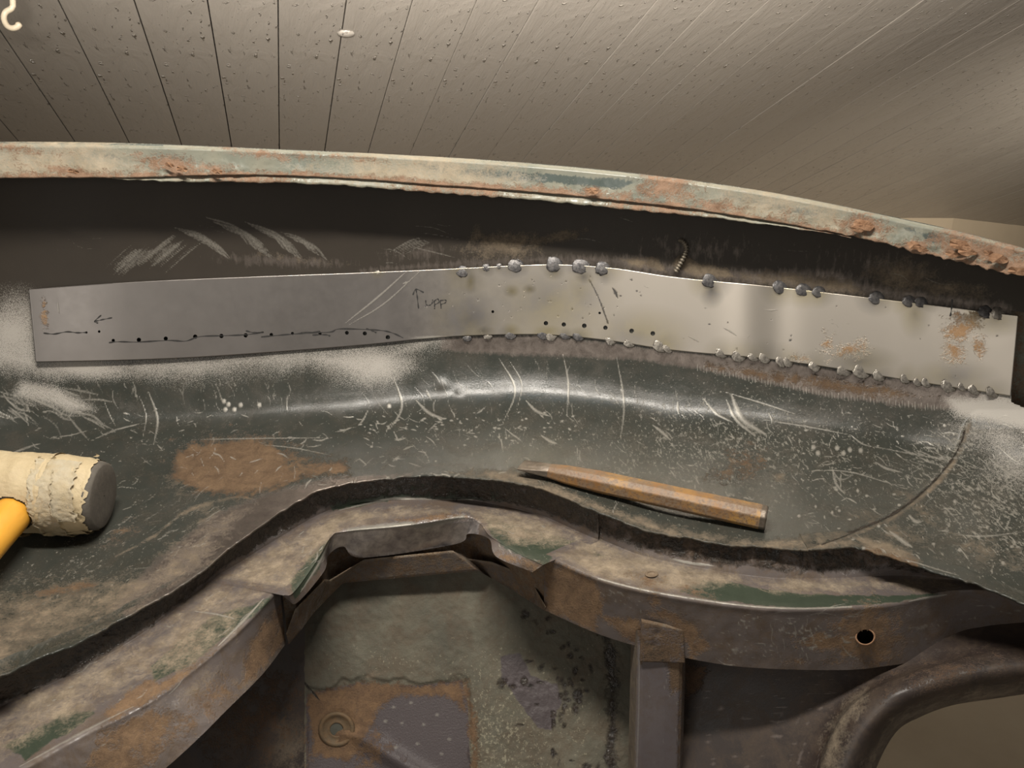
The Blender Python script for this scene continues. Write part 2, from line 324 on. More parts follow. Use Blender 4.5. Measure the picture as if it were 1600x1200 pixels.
def bowl_Z(px, py):                                     # distance of the bowl sheet in one direction
    px = np.atleast_1d(np.asarray(px, float)); py = np.atleast_1d(np.asarray(py, float)); r = bowl_profile(px)
    Y = np.stack([a for a, b in r]); Z = np.stack([b for a, b in r])
    # smooth through the fillet with a spline per column
    return np.array([spline(np.c_[Y[:, i], Z[:, i]], [py[i]])[0] for i in range(len(px))])
def edge_f(px):
    ye = spline(YE, [px]); Z = bowl_profile(np.array([float(px)]))[-1][1]; return float((Z*AB(ye)[0])[0]), float((Z*AB(ye)[1])[0])

# chart grid of the bowl sheet
xs = np.r_[np.linspace(-500, -12, 60), np.linspace(-10, 1610, 811), np.linspace(1612, 2100, 60)]
rows = bowl_profile(xs); Yr = np.stack([a for a, b in rows]); Zr = np.stack([b for a, b in rows])
NW, NB = 96, 260
U = []; 
vk = np.r_[np.linspace(0, 3, NW, endpoint=False)]       # wall rows (above the strip line)
tt = np.linspace(0, 1, NB)
Yg = np.zeros((NW + NB, len(xs))); Zg = np.zeros_like(Yg)
jag = (fractal(xs, 0*xs, 14, 3, 4) - 0.5) * 5 + (fractal(xs, 0*xs, 60, 5, 2) - 0.5) * 5
for i in range(len(xs)):
    yw = np.interp(vk, np.arange(4), Yr[:4, i]); yy = Yr[3, i] + (Yr[-1, i] + jag[i] - Yr[3, i]) * tt
    y = np.r_[yw, yy]; Yg[:, i] = y; Zg[:, i] = spline(np.c_[Yr[:, i], Zr[:, i]], y)
Xg = np.broadcast_to(xs, Yg.shape)
# pressed-in details: overlapped seam on the right, gentle dents
seam = resample([(1560, 600), (1515, 655), (1500, 695), (1478, 730), (1440, 770), (1390, 806), (1330, 832), (1285, 850)], 40)
sd = np.full(Yg.shape, 9e9); sg = np.zeros(Yg.shape)
sub = (Xg > 1150)
for i in range(len(seam) - 1):
    a, b = seam[i], seam[i+1]; ab = b - a
    t_ = np.clip(((Xg-a[0])*ab[0] + (Yg-a[1])*ab[1]) / (ab@ab), 0, 1); dd = np.hypot(Xg-a[0]-t_*ab[0], Yg-a[1]-t_*ab[1])
    c_ = np.sign(ab[0]*(Yg-a[1]) - ab[1]*(Xg-a[0])); k = dd < sd; sd = np.where(k, dd, sd); sg = np.where(k, c_, sg)
sdist = sd * sg
raise_ = np.clip((Yg - 640)/30, 0, 1) * 1/(1 + np.exp(np.clip(sdist/1.6, -30, 30))) * np.exp(-np.clip(sd, 0, None)/140.0) * (Xg > 1250)
dent = (fractal(Xg, Yg, 180, 11, 2) - 0.5) * 0.004 + (fractal(Xg, Yg, 70, 12, 2) - 0.5) * 0.0012
fade = np.clip((Yg - np.broadcast_to(spline(YB, xs), Yg.shape)) / 60, 0, 1) * np.clip((np.broadcast_to(Yr[-1], Yg.shape) - Yg)/40, 0, 1)
Zb = Zg - 0.0035*raise_ - dent*fade
ridge = np.exp(-((Xg-690)**2 + (Yg-600)**2)/90) * .0006 + np.exp(-((Xg-718)**2 + (Yg-612)**2)/40) * .0006
Zb = Zb - ridge
Vb = P(Xg, Yg, Zb)
# turned edge: sheet thickness then underside
edge = Vb[-1].copy(); e1 = edge + np.array([0, 0.0004, -0.0016]); e2 = edge + np.array([0, 0.020, 0.0012]); 
# roof of the recess: from the top of the wall forward to the lip
OVER = 0.036
def lip_Z(xs): return (spline(ZW, xs)*AB(spline(YT, xs))[0] - OVER) / AB(spline(LB, xs))[0]
zl = lip_Z(xs); yl = spline(LB, xs)
r1 = P(xs, yl - 22, zl + 0.004); rr = Vb[0]
roof = np.stack([r1, r1*0.5 + rr*0.5 + np.array([0, 0, 0.004])])
V = np.concatenate([roof, Vb, e1[None], e2[None]]); nr, nc = V.shape[:2]
ch_u = np.broadcast_to(xs, (nr, nc)); ch_v = np.concatenate([(yl-20)[None], (yl-10)[None], Yg, Yg[-1:], Yg[-1:]])
Fb = grid_faces(nr, nc)
fu = ch_u.ravel()[Fb].mean(1); fv = ch_v.ravel()[Fb].mean(1)
Fb = Fb[~((fu > 1579) & (fu < 1690) & (fv > 486 + (fu-1590)*0.14) & (fv < 626 + (fu-1575)*0.45))]
W = Wear(ch_u, ch_v)
yb_v = np.interp(W.U, xs, spline(YB, xs)); yt_v = np.interp(W.U, xs, spline(YT, xs)); ye_v = np.interp(W.U, xs, spline(YE, xs))
W.m['alt'] = np.clip(0.5 + (yt_v + 70 - W.V)/90, 0, 1)                       # brown-black inner wall paint
def wear_bowl(W):
    # sprayed light primer at both ends of the strip
    W.poly('primer', [(-60, 500), (20, 490), (60, 470), (70, 560), (180, 560), (420, 545), (600, 535), (690, 520), (700, 535), (640, 560), (600, 590), (560, 600), (480, 575), (400, 580), (300, 592), (200, 590), (140, 580), (90, 600), (40, 590), (-60, 570)], 26, 0.70)
    W.blob('primer', 590, 570, 55, 26, -10, 0.8); W.blob('primer', 20, 520, 45, 45, 0, 0.9); W.blob('primer', 130, 575, 90, 16, 4, 0.85)
    W.poly('primer', [(1480, 622), (1570, 618), (1640, 640), (1660, 700), (1590, 670), (1540, 660), (1495, 650)], 16, 1.0)
    W.blob('primer', 1560, 680, 60, 30, 20, 0.62); W.blob('primer', 1590, 720, 50, 40, 0, 0.5)
    W.poly('primer', [(30, 590), (90, 600), (150, 640), (110, 645), (60, 630), (20, 620)], 12, 0.7)
    # ground strip below the repair on the right
    W.poly('bare', [(690, 528), (850, 524), (1040, 548), (1215, 565), (1400, 592), (1575, 622), (1500, 640), (1400, 632), (1290, 618), (1200, 598), (1080, 574), (1000, 562), (880, 556), (760, 552), (690, 546)], 7, 1.0)
    for x0 in range(1090, 1480, 5):
        y0 = np.interp(x0, [1090, 1200, 1290, 1400, 1480], [576, 600, 619, 632, 641]); W.line('scratch_glint', [(x0, y0-7), (x0 + random.uniform(-1, 1), y0 + random.uniform(0, 5))], 1.3, 0.62)
    W.poly('rust', [(1100, 566), (1215, 580), (1300, 592), (1400, 606), (1470, 622), (1390, 626), (1280, 610), (1180, 592), (1100, 575)], 8, 0.62)
    # rust patches on the bowl floor
    W.poly('rust', [(275, 705), (300, 692), (360, 690), (395, 682), (440, 700), (455, 730), (540, 720), (545, 738), (470, 748), (440, 760), (380, 775), (310, 768), (270, 745)], 13, 0.95)
    W.blob('rust', 395, 722, 85, 34, 5, 0.85)
    W.blob('rust', 1165, 720, 30, 26, -30, 0.62); W.blob('rust', 1130, 742, 26, 12, -10, 0.55); W.blob('dirt', 1218, 746, 10, 6, 0, 0.75)
    W.blob('rust', 195, 830, 40, 14, -35, 0.5); W.blob('dirt', 275, 755, 25, 14, 10, 0.6)
    # muddy stain lower left and bare torn edge
    W.poly('dirt', [(-150, 940), (0, 920), (90, 905), (150, 915), (240, 880), (330, 800), (400, 790), (330, 880), (200, 960), (60, 1025), (-150, 1110)], 30, 0.60)
    W.poly('rust', [(20, 925), (140, 905), (160, 918), (60, 940)], 8, 0.5)
    W.poly('bare', [(170, 950), (240, 880), (330, 805), (420, 770), (520, 745), (640, 742), (560, 757), (450, 797), (360, 860), (280, 920), (200, 963)], 9, 0.85)
    W.line('dirt', [(180, 870), (240, 838), (290, 800), (360, 778), (400, 780)], 3, 0.55)
    W.poly('dirt', [(700, 738), (800, 735), (860, 752), (950, 790), (1040, 822), (1180, 845), (1330, 838), (1360, 858), (1200, 862), (1040, 838), (900, 790), (800, 757)], 9, 0.66)
    W.poly('dirt', [(1330, 835), (1390, 845), (1440, 878), (1400, 880), (1350, 862)], 10, 0.85); W.poly('rust', [(1340, 850), (1430, 872), (1440, 890), (1380, 872)], 8, 0.8)
    W.blob('dirt', 1410, 835, 60, 14, 20, 0.55); W.blob('dirt', 1440, 800, 40, 12, 40, 0.5); W.blob('dirt', 1550, 860, 70, 20, 15, 0.45)
    W.line('seal', seam[8:], 1.6, 0.9, False); W.line('dirt', seam[6:] + np.array([3, 4]), 4, 0.6, False)
    # dust
    W.blob('dust', 1150, 700, 330, 130, 0, 0.8); W.blob('dust', 1560, 780, 150, 130, 20, 0.95); W.blob('dust', 800, 690, 320, 60, 0, 0.55)
    W.blob('dust', 1500, 690, 110, 50, -40, 1.0); W.blob('dust', 250, 690, 220, 60, 0, 0.45); W.blob('dust', 100, 900, 220, 60, -20, 0.6)
    W.m['dust'] = np.maximum(W.m['dust'], 0.28 * (W.V > yb_v + 20))
    # the dark wall under the lip: grinder swipes, smears, pale worn paint along the strip
    for x, y, L, a, wd_ in [(205, 408, 70, -42, 16), (265, 398, 80, -40, 20), (320, 383, 90, 30, 18), (375, 373, 100, 33, 22), (430, 378, 90, 35, 22), (475, 385, 70, 32, 16), (640, 385, 60, -25, 10)]:
        for q in range(int(wd_)):
            o_ = random.uniform(-1, 1)*wd_; l_ = L*random.uniform(.5, 1); ca, sa = math.cos(math.radians(a)), math.sin(math.radians(a)); cx_, cy_ = x - sa*o_*0.5 + o_, y + ca*o_*0.5
            W.line('scratch_glint', [(cx_ - ca*l_/2, cy_ - sa*l_/2), (cx_ + 0.10*l_, cy_ - 0.10*l_), (cx_ + ca*l_/2, cy_ + sa*l_/2)], random.uniform(1.2, 3), random.uniform(.36, .56))
    W.blob('bare', 440, 408, 90, 9, 3, 0.6); W.blob('dirt', 470, 405, 60, 7, 6, 0.55)
    W.blob('dirt', 790, 385, 55, 17, -4, 0.72); W.blob('dirt', 860, 373, 50, 7, -12, 0.6); W.blob('dirt', 745, 372, 12, 14, 30, 0.5)
    W.poly('bare', [(560, 420), (700, 408), (860, 398), (1000, 398), (1040, 412), (1140, 420), (1200, 420), (1300, 418), (1350, 440), (1450, 455), (1580, 475), (1590, 492), (1400, 468), (1200, 446), (1040, 430), (960, 418), (860, 412), (700, 419), (560, 427)], 9, 0.62)
    W.poly('dirt', [(970, 405), (1030, 402), (1040, 424), (985, 416)], 6, 0.85); W.poly('dirt', [(1050, 415), (1068, 395), (1085, 412), (1135, 420), (1150, 434), (1090, 432)], 6, 0.9)
    W.poly('dirt', [(1150, 425), (1230, 424), (1330, 438), (1350, 460), (1240, 448), (1160, 440)], 8, 0.72); W.blob('dirt', 1410, 430, 42, 20, 8, 0.78); W.blob('dirt', 1480, 450, 60, 12, 8, 0.55)
    W.blob('bare', 1290, 435, 70, 16, 5, 0.6); W.blob('bare', 660, 395, 60, 12, -5, 0.45); W.blob('bare', 1100, 390, 120, 25, 4, 0.38); W.blob('bare', 1380, 415, 120, 22, 8, 0.38)
    W.random_scratches('scratch_glint', 26, (60, 330, 700, 420), (20, 70), (0.8, 1.4), 2, 16, 0.55)
    W.random_scratches('scratch_glint', 26, (700, 340, 1560, 430), (20, 80), (0.8, 1.4), 8, 14, 0.5)
    # scratches: grinding arcs below the strip
    for p, wd_ in [([(232, 612), (246, 655), (240, 695)], 3), ([(216, 615), (228, 650), (222, 690)], 1.6), ([(160, 620), (172, 650), (182, 668)], 1.5), ([(615, 590), (628, 635), (610, 670)], 3), ([(575, 640), (568, 655), (560, 665)], 2.5), ([(780, 560), (805, 610), (785, 662)], 2.4), ([(797, 565), (815, 600), (808, 640)], 1.6),
                  ([(880, 555), (888, 600), (886, 650)], 2.4), ([(963, 555), (975, 630), (969, 690)], 2.4), ([(650, 625), (670, 645), (695, 655)], 4), ([(822, 626), (838, 642), (858, 650)], 3.5), ([(845, 680), (860, 690), (870, 693)], 3.5), ([(790, 670), (802, 680), (815, 688)], 2),
                  ([(1020, 664), (1034, 675), (1048, 688)], 3.5), ([(1300, 730), (1306, 755), (1320, 772)], 3), ([(1143, 618), (1160, 655), (1195, 678)], 7), ([(1135, 625), (1150, 655), (1180, 682)], 4), ([(1098, 622), (1118, 645), (1145, 660)], 3),
                  ([(80, 683), (110, 680), (150, 670)], 1.6), ([(140, 690), (180, 672), (228, 660)], 2.2), ([(10, 712), (35, 702), (65, 692)], 2.6), ([(300, 687), (400, 685), (520, 684)], 1.6), ([(410, 695), (460, 700), (520, 712)], 1.4),
                  ([(1130, 612), (1190, 630), (1245, 648)], 2), ([(1190, 655), (1270, 668), (1330, 680)], 1.8), ([(1330, 680), (1345, 692), (1360, 698)], 2), ([(1360, 697), (1440, 712), (1500, 722)], 1.6), ([(1268, 735), (1330, 738), (1420, 765)], 1.6), ([(1368, 722), (1385, 732), (1410, 738)], 3), ([(1260, 752), (1272, 736), (1290, 735)], 1.3),
                  ([(1545, 715), (1570, 735), (1600, 752)], 2.6), ([(1552, 690), (1580, 715), (1604, 730)], 1.8), ([(1560, 770), (1580, 752), (1604, 740)], 1.6), ([(1490, 835), (1540, 838), (1604, 830)], 2.2), ([(1556, 740), (1550, 770), (1575, 790)], 1.6),
                  ([(1390, 830), (1410, 845), (1425, 855)], 5), ([(1420, 805), (1430, 815), (1440, 815)], 4), ([(1402, 870), (1450, 885), (1500, 900)], 1.8)]:
        W.line('scratch_glint', p, wd_*0.75, 0.66)
    W.random_scratches('scratch_glint', 190, (40, 640, 720, 770), (6, 26), (0.7, 1.5), -15, 45, 0.8)
    W.random_scratches('scratch_glint', 260, (560, 640, 1330, 790), (5, 24), (0.7, 1.5), 40, 60, 0.75)
    W.random_scratches('scratch_glint', 120, (880, 590, 1120, 740), (10, 45), (0.6, 1.2), 80, 18, 0.6)
    W.random_scratches('scratch_glint', 230, (1250, 650, 1600, 880), (6, 30), (0.7, 1.6), 25, 40, 0.8)
    W.random_scratches('scratch_glint', 60, (1380, 690, 1500, 760), (20, 60), (0.7, 1.4), 10, 12, 0.6)
    W.random_scratches('scratch_glint', 50, (-20, 600, 130, 650), (20, 60), (1.0, 3), 25, 12, 0.7)
    W.random_scratches('scratch_glint', 50, (120, 590, 460, 620), (10, 30), (0.8, 2), 75, 12, 0.6)
    W.random_scratches('scratch_glint', 90, (80, 780, 330, 900), (15, 50), (0.7, 1.4), -28, 10, 0.6)
    W.random_scratches('scratch_glint', 60, (560, 555, 900, 620), (15, 50), (0.8, 1.8), 70, 14, 0.55)
    for _ in range(90):
        W.blob('scratch_glint', random.uniform(560, 900), random.gauss(670, 16), random.uniform(1, 3), random.uniform(0.8, 1.6), random.uniform(-30, 30), 0.9)
    for _ in range(60):
        W.blob('scratch_glint', random.uniform(1240, 1600), random.uniform(660, 880), random.uniform(1, 3.2), random.uniform(1, 3), 0, 0.9)
    for x, y in [(350, 627), (357, 632), (376, 633), (366, 640), (352, 640), (405, 633), (608, 634), (1271, 699), (1278, 708), (1308, 700), (1318, 708), (1328, 703), (1345, 704)]:
        W.blob('scratch_glint', x, y, 3, 3.5, 0, 1.0)
wear_bowl(W)
mesh('fender_panel', V, Fb, M_green, car, W.m)

# ------------------------------------------------------------------ rusty lip along the top of the recess, with the outer skin behind
def lip():
    x2 = np.r_[np.linspace(-500, -12, 40), np.linspace(-10, 1610, 700), np.linspace(1612, 2100, 40)]
    lt, lb, z = spline(LT, x2), spline(LB, x2), lip_Z(x2); n = len(x2)
    rusty = np.interp(x2, [0, 150, 300, 420, 620, 900, 1000, 1100, 1250, 1330, 1600], [.5, .5, 1, .5, .15, .5, .9, .7, .5, .9, 1.3])
    jagb = ((fractal(x2, 0*x2, 9, 21, 4) - 0.5) * 8 + (fractal(x2, 0*x2, 45, 22, 2) - .5) * 10) * np.clip((x2 - 1180)/250, 0.12, 1.0)
    rowsL = []; vv = []
    # outer skin hangs behind, then over the rounded crown, down the face
    for dz, dy, kind in [(0.120, 420, 0), (0.115, 250, 0), (0.100, 90, 0), (0.070, 22, 0), (0.035, 6, 0), (0.011, 1.5, 0), (0.0055, -0.5, 0), (0.0018, 1.5, 0), (0.0002, 5, 0)]:
        rowsL.append(P(x2, lt + dy, z + dz)); vv.append(lt + min(dy, 5) - (3 if dz > 0.01 else 0))
    for k in np.linspace(0.14, 1, 22):
        y = lt + (lb + jagb - lt) * k
        lump = (fractal(x2, y, 22, 31, 4) - 0.5) * 0.0050 * rusty * np.clip(k*1.6 - 0.3, 0, 1)
        rowsL.append(P(x2, y, z - 0.0004 - 0.003*(k-0.5)**2 - lump + 0.004*k)); vv.append(y)
    rowsL.append(P(x2, lb + jagb + 0.6, z + 0.006)); vv.append(lb)
    rowsL.append(P(x2, lb + jagb - 3, z + 0.012)); vv.append(lb)
    V = np.stack(rowsL); u = np.broadcast_to(x2, V.shape[:2]); v = np.stack(vv); W = Wear(u, v)
    h = (lb - lt)
    fr = ((W.V.reshape(v.shape) - lt) / h).ravel()
    for x, y, rx, ry, a in [(270, 258, 45, 14, .9), (215, 240, 20, 6, .6), (105, 266, 30, 7, .8), (410, 240, 100, 8, .62), (330, 262, 40, 10, .7), (560, 248, 60, 6, .55), (680, 288, 18, 8, .7), (840, 296, 20, 8, .8), (880, 302, 40, 9, .8), (925, 300, 20, 9, .9), (975, 308, 18, 7, .8), (1045, 292, 42, 24, .85), (1010, 300, 20, 12, .7),
                          (1120, 322, 50, 10, .75), (1300, 309, 14, 5, .95), (1350, 352, 30, 16, 1), (1430, 384, 26, 12, .9), (1500, 384, 40, 22, .95), (1560, 396, 40, 22, .9), (1595, 420, 30, 14, 1), (1230, 335, 40, 9, .55), (30, 232, 80, 8, .55), (60, 258, 60, 12, .4)]:
        W.blob('rust', x, y, rx, ry, 6, a)
    W.m['rust'] = np.maximum(W.m['rust'], np.clip(fr*2.6 - 1.75, 0, 0.72))
    W.m['dirt'] = np.clip(0.25 + 0.3*np.sin(W.U*0.011 + 0.6) + 0.25*fr, 0, 0.7)
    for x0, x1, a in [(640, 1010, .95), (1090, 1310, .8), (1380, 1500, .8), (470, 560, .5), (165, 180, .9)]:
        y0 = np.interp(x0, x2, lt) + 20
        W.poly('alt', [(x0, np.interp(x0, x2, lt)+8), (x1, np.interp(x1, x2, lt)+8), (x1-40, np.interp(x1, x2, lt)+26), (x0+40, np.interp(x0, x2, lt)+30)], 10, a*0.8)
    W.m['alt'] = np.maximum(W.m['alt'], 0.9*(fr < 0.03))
    W.random_scratches('scratch_glint', 60, (0, 225, 1600, 400), (6, 30), (0.7, 1.2), 6, 15, 0.8)
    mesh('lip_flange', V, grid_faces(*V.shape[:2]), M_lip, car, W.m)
    # second sheet peeping out under the lip, behind an open crack
    x3 = np.linspace(175, 1330, 480)
    lb3, z3 = spline(LB, x3), lip_Z(x3)
    wdt = np.interp(x3, [175, 260, 400, 700, 1000, 1150, 1330], [2, 6, 10.5, 12, 10.5, 6, 1]); j3 = (fractal(x3, 0*x3, 12, 41, 4) - .5)*4
    gap = np.interp(x3, [175, 300, 420, 700, 1080, 1330], [0.5, 3.0, 1.5, 1.3, 3, 1])
    rws = []; vv = []
    for k, dz in [(-1.2, 0.007), (-0.1, 0.006), (0.25, 0.0048), (0.6, 0.0042), (0.9, 0.0042), (1.0, 0.0052), (1.0, 0.0075)]:
        rws.append(P(x3, lb3 + gap + (wdt + j3)*k, z3 + dz)); vv.append(lb3 + wdt*k)
    V = np.stack(rws); W = Wear(np.broadcast_to(x3, V.shape[:2]), np.stack(vv)); W.m['dirt'][:] = 0.42
    W.m['rust'] = 0.42 + 0.3*np.sin(W.U*0.02); W.m['rust'] = np.clip(W.m['rust'], 0, .62)
    mesh('inner_lip_sheet', V, grid_faces(*V.shape[:2]), M_lip, car, W.m)
    # lifted flakes of rust
    for x, y, rx, ry in [(1350, 351, 16, 9), (1340, 358, 12, 5), (1428, 383, 12, 7), (1442, 390, 9, 5), (1500, 383, 20, 9), (1512, 393, 16, 7), (1488, 397, 12, 6), (1560, 404, 16, 8), (1545, 396, 10, 5), (1590, 424, 18, 7), (925, 298, 9, 5), (285, 264, 10, 5), (265, 258, 8, 4), (340, 268, 9, 4), (115, 268, 9, 4)]:
        n = 12; z0 = float(lip_Z(np.array([float(x)]))[0]) - 0.0035
        ring = []; 
        for i in range(n):
            a = 2*math.pi*i/n; k = random.uniform(0.75, 1.15)
            ring.append((x + rx*k*math.cos(a), y + ry*k*math.sin(a) + 0.16*rx*math.cos(a), z0 - 0.0022*max(0, -math.sin(a)) + random.uniform(0, .0008)))
        top = [P(*r) for r in ring] + [P(x, y, z0 - 0.0010)]; bot = [P(r[0], r[1], r[2] + 0.0014) for r in ring]
        Vv = top + bot; Fc = [(i, (i+1) % n, n) for i in range(n)] + [(i, n+1+i, n+1+(i+1) % n, (i+1) % n) for i in range(n)]
        mesh('rust_flake', Vv, Fc, M_rustflake, car, smooth=False)
lip()

# ------------------------------------------------------------------ repair strip with holes, pen marks and weld beads
def strip_off(x): return np.interp(x, [40, 300, 600, 700, 1590], [0.0045, 0.0036, 0.0028, 0.0022, 0.0022])
def strip_wave(x): return 0.0010*np.exp(-((x-1165)/30.0)**2) - 0.0008*np.exp(-((x-1215)/28.0)**2) + 0.0006*np.sin(x/95.0) + 0.0022*np.exp(-((x-862)/60.0)**2)*0
def strip_Z(px, py):
    px = np.asarray(px, float); py = np.asarray(py, float)
    yt, yb = spline(YT, px.ravel()), spline(YB, px.ravel()); r = bowl_profile(px.ravel())
    k = (py.ravel() - yt) / (yb - yt); Z = r[3][1] + (r[4][1] - r[3][1])*k
    return (Z - strip_off(px.ravel()) - strip_wave(px.ravel())).reshape(px.shape)
HOLES = [(177, 532, 2.6), (217, 531, 3.4), (259, 529, 3.2), (305, 526, 3.4), (346, 525, 3.4), (384, 524, 3.4), (424, 523, 2.8), (457, 521, 2.4), (500, 521, 2.6), (542, 520, 3.0), (570, 521, 3.2), (606, 527, 3.4),
         (770, 487, 2.2), (853, 505, 3.4), (881, 507, 3.4), (913, 509, 3.6), (946, 512, 3.4), (987, 517, 3.6), (1020, 521, 3.6), (155, 518, 2.0), (135, 519.5, 1.8), (937, 489, 2.0)]
BEADS = [(722, 424, 9, 8, 1), (760, 418, 6, 5, 1), (780, 416, 4, 4, 1), (805, 415, 11, 9, 1), (866, 413, 11, 11, 1), (908, 416, 13, 10, 1), (942, 419, 11, 10, 1), (1110, 438, 12, 10, 1), (1220, 448, 11, 10, 1), (1256, 453, 11, 9, 1), (1279, 456, 9, 8, 1), (1370, 465, 11, 9, 1), (1422, 471, 11, 8, 1), (1440, 472, 9, 7, 1), (1543, 487, 13, 9, 1), (1562, 489, 12, 9, 0), (590, 426, 4, 3, 0),
             (730, 528, 6, 5, 1), (762, 525, 6, 5, 0), (798, 523, 8, 7, 1), (850, 523, 9, 7, 1), (861, 525, 8, 7, 0), (884, 524, 8, 6, 1), (905, 525, 9, 7, 1), (955, 532, 8, 7, 0), (984, 536, 8, 7, 0), (1034, 540, 12, 10, 0), (1044, 544, 8, 7, 0), (1128, 551, 9, 8, 0), (1155, 556, 10, 9, 0), (1178, 557, 8, 7, 0), (1196, 558, 9, 9, 0), (1222, 564, 9, 9, 0), (1232, 565, 8, 8, 0), (1274, 572, 9, 8, 0),
             (1320, 579, 12, 8, 0), (1348, 580, 13, 11, 0), (1375, 586, 10, 9, 0), (1416, 591, 8, 8, 0), (1435, 596, 7, 7, 0), (1449, 597, 8, 8, 0), (1484, 602, 12, 10, 0), (1505, 604, 8, 7, 0), (1524, 608, 10, 8, 0), (1552, 612, 10, 8, 0)]
def strip():
    nx, ny = 1030, 78
    k = np.linspace(0, 1, ny)[:, None]; s_ = np.linspace(0, 1, nx)[None, :]
    x = (45 + 11*k) + ((1591 - 12*k) - (45 + 11*k)) * s_
    yt = spline(YT, x.ravel()).reshape(x.shape); yb = spline(YB, x.ravel()).reshape(x.shape); y = yt + (yb - yt)*k
    dead = np.zeros(x.shape, bool)
    for hx, hy, r in HOLES:
        d = np.hypot(x-hx, y-hy); nr = (d < r + 1.1); sc = np.where(d > 1e-6, r/np.maximum(d, 1e-6), 1)
        near = nr & (d > r - 0.95); x = np.where(near, hx + (x-hx)*sc, x); y = np.where(near, hy + (y-hy)*sc, y); dead |= nr
    Z = strip_Z(x, y); V = P(x, y, Z); n = x.size
    Fc = grid_faces(ny, nx); keep = ~dead.ravel()[Fc].all(1); Fc = Fc[keep]
    # rim along the four edges gives the sheet its thickness
    bnd = np.r_[np.arange(nx), np.arange(1, ny)*nx + nx-1, (ny-1)*nx + np.arange(nx-2, -1, -1), np.arange(ny-2, 0, -1)*nx]
    B = P(x.ravel()[bnd], y.ravel()[bnd], Z.ravel()[bnd] + 0.0012); m_ = len(bnd); j = np.arange(m_); jn = (j+1) % m_
    Fr = np.stack([bnd[j], n + j, n + jn, bnd[jn]], -1)
    W = Wear(np.r_[x.ravel(), x.ravel()[bnd]], np.r_[y.ravel(), y.ravel()[bnd]])
    W.m['alt'] = np.clip(0.5 + (W.U - 730)/240, 0, 1)  # paler steel to the right: reflected brightness partly painted into the base colour
    W.m['dirt'] += 0
    for p, wd_ in [([(640, 420), (590, 465), (540, 505)], 1.6), ([(655, 425), (600, 475), (545, 508)], 1.2), ([(92, 490), (90, 470)], 1.0), ([(1075, 525), (1085, 530), (1092, 534)], 1.3), ([(1130, 512), (1140, 517), (1150, 524)], 1.3), ([(1195, 484), (1205, 485), (1215, 484)], 1.3), ([(630, 443), (640, 440)], 1.5)]:
        W.line('scratch_glint', p, wd_, 0.75)
    W.blob('scratch_glint', 675, 528, 26, 2.6, -1, 0.9)
    W.random_scratches('scratch_glint', 30, (700, 430, 1580, 600), (4, 14), (0.6, 1.0), 20, 60, 0.6)
    for x_, y_, rx, ry, a in [(640+90, 440, 20, 20, .35), (735, 500, 34, 30, .55), (860, 470, 60, 44, .5), (905, 455, 26, 36, .5), (1000, 520, 50, 24, .45), (800, 455, 10, 8, .8), (828, 452, 10, 7, .85), (735, 440, 7, 14, .8), (912, 432, 14, 12, .8), (945, 428, 10, 12, .7), (1112, 452, 12, 16, .9), (1430, 490, 14, 22, .6), (1555, 498, 28, 16, .7), (1220, 455, 12, 12, .6), (866, 424, 14, 12, .8), (859, 465, 8, 8, .5),
                             (1038, 538, 22, 22, .55), (857, 517, 22, 10, .6), (755, 517, 14, 9, .7), (798, 517, 12, 9, .7), (1345, 565, 34, 14, .6), (1490, 590, 40, 16, .5)]:
        W.blob('temper', x_, y_, rx, ry, 0, a)
    W.m['temper'] *= 1.5
    for bx, by, rx, ry, dark in BEADS: W.blob('temper', bx, by, rx*1.9, ry*1.9, 0, 0.9 if dark else 0.55, 0.6)
    for x_, y_, rx, ry, a in [(1505, 515, 26, 22, .75), (1490, 550, 18, 16, .7), (1530, 545, 10, 14, .7), (1295, 540, 12, 18, .6), (1330, 545, 28, 14, .6), (1250, 560, 20, 8, .6), (70, 490, 5, 22, .7)]:
        W.blob('rust', x_, y_, rx, ry, 0, a)
    for _ in range(46): W.blob('dirt', random.gauss(860, 90), random.uniform(430, 500), random.uniform(.8, 1.8), random.uniform(.8, 2), 0, 0.9)
    for _ in range(22): W.blob('dirt', random.uniform(1100, 1570), random.uniform(470, 590), random.uniform(.8, 1.8), random.uniform(.8, 1.8), 0, 0.9)
    W.line('dirt', [(921, 438), (935, 465), (950, 505)], 1.2, 0.9, False); W.line('dirt', [(957, 450), (962, 458), (965, 466)], 2, 0.9)
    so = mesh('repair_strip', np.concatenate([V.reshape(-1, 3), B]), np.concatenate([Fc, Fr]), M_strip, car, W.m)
    so['label'] = 'bright bare steel repair strip with pen marks and drilled holes'
    # felt pen marks: thin ribbons lying on the sheet
    def ribbon(name, pts, wd_=1.1, lab=None):
        p = resample(pts, max(12, 6*len(pts)), len(pts) > 2); d = np.gradient(p, axis=0); d /= np.linalg.norm(d, axis=1)[:, None] + 1e-9
        nrm = np.stack([-d[:, 1], d[:, 0]], -1); ww = wd_*(0.8 + 0.4*np.sin(np.arange(len(p))*0.9))[:, None]
        a, b = p + nrm*ww, p - nrm*ww; q = np.stack([a, b]); V = P(q[..., 0], q[..., 1], strip_Z(q[..., 0], q[..., 1]) - 0.00025)
        o = mesh(name, V, grid_faces(2, len(p)), M_ink, so)
        if lab: o['label'] = lab
    for pts in [[(68, 520.5), (84, 522), (104, 518.5), (120, 520), (134, 519.5)],
                [(170, 535.5), (186, 534), (215, 534.5), (262, 532), (290, 533), (312, 526), (350, 524.5), (384, 523), (412, 519)],
                [(384, 517), (398, 520), (412, 519)], [(408, 526.5), (440, 523.5), (470, 521), (500, 518)],
                [(488, 523.5), (508, 523), (516, 525)], [(470, 520), (515, 519), (530, 514), (575, 515), (600, 517), (615, 521), (630, 528)], [(572, 513.5), (582, 517), (588, 520)]]:
        ribbon('marker_line', pts)
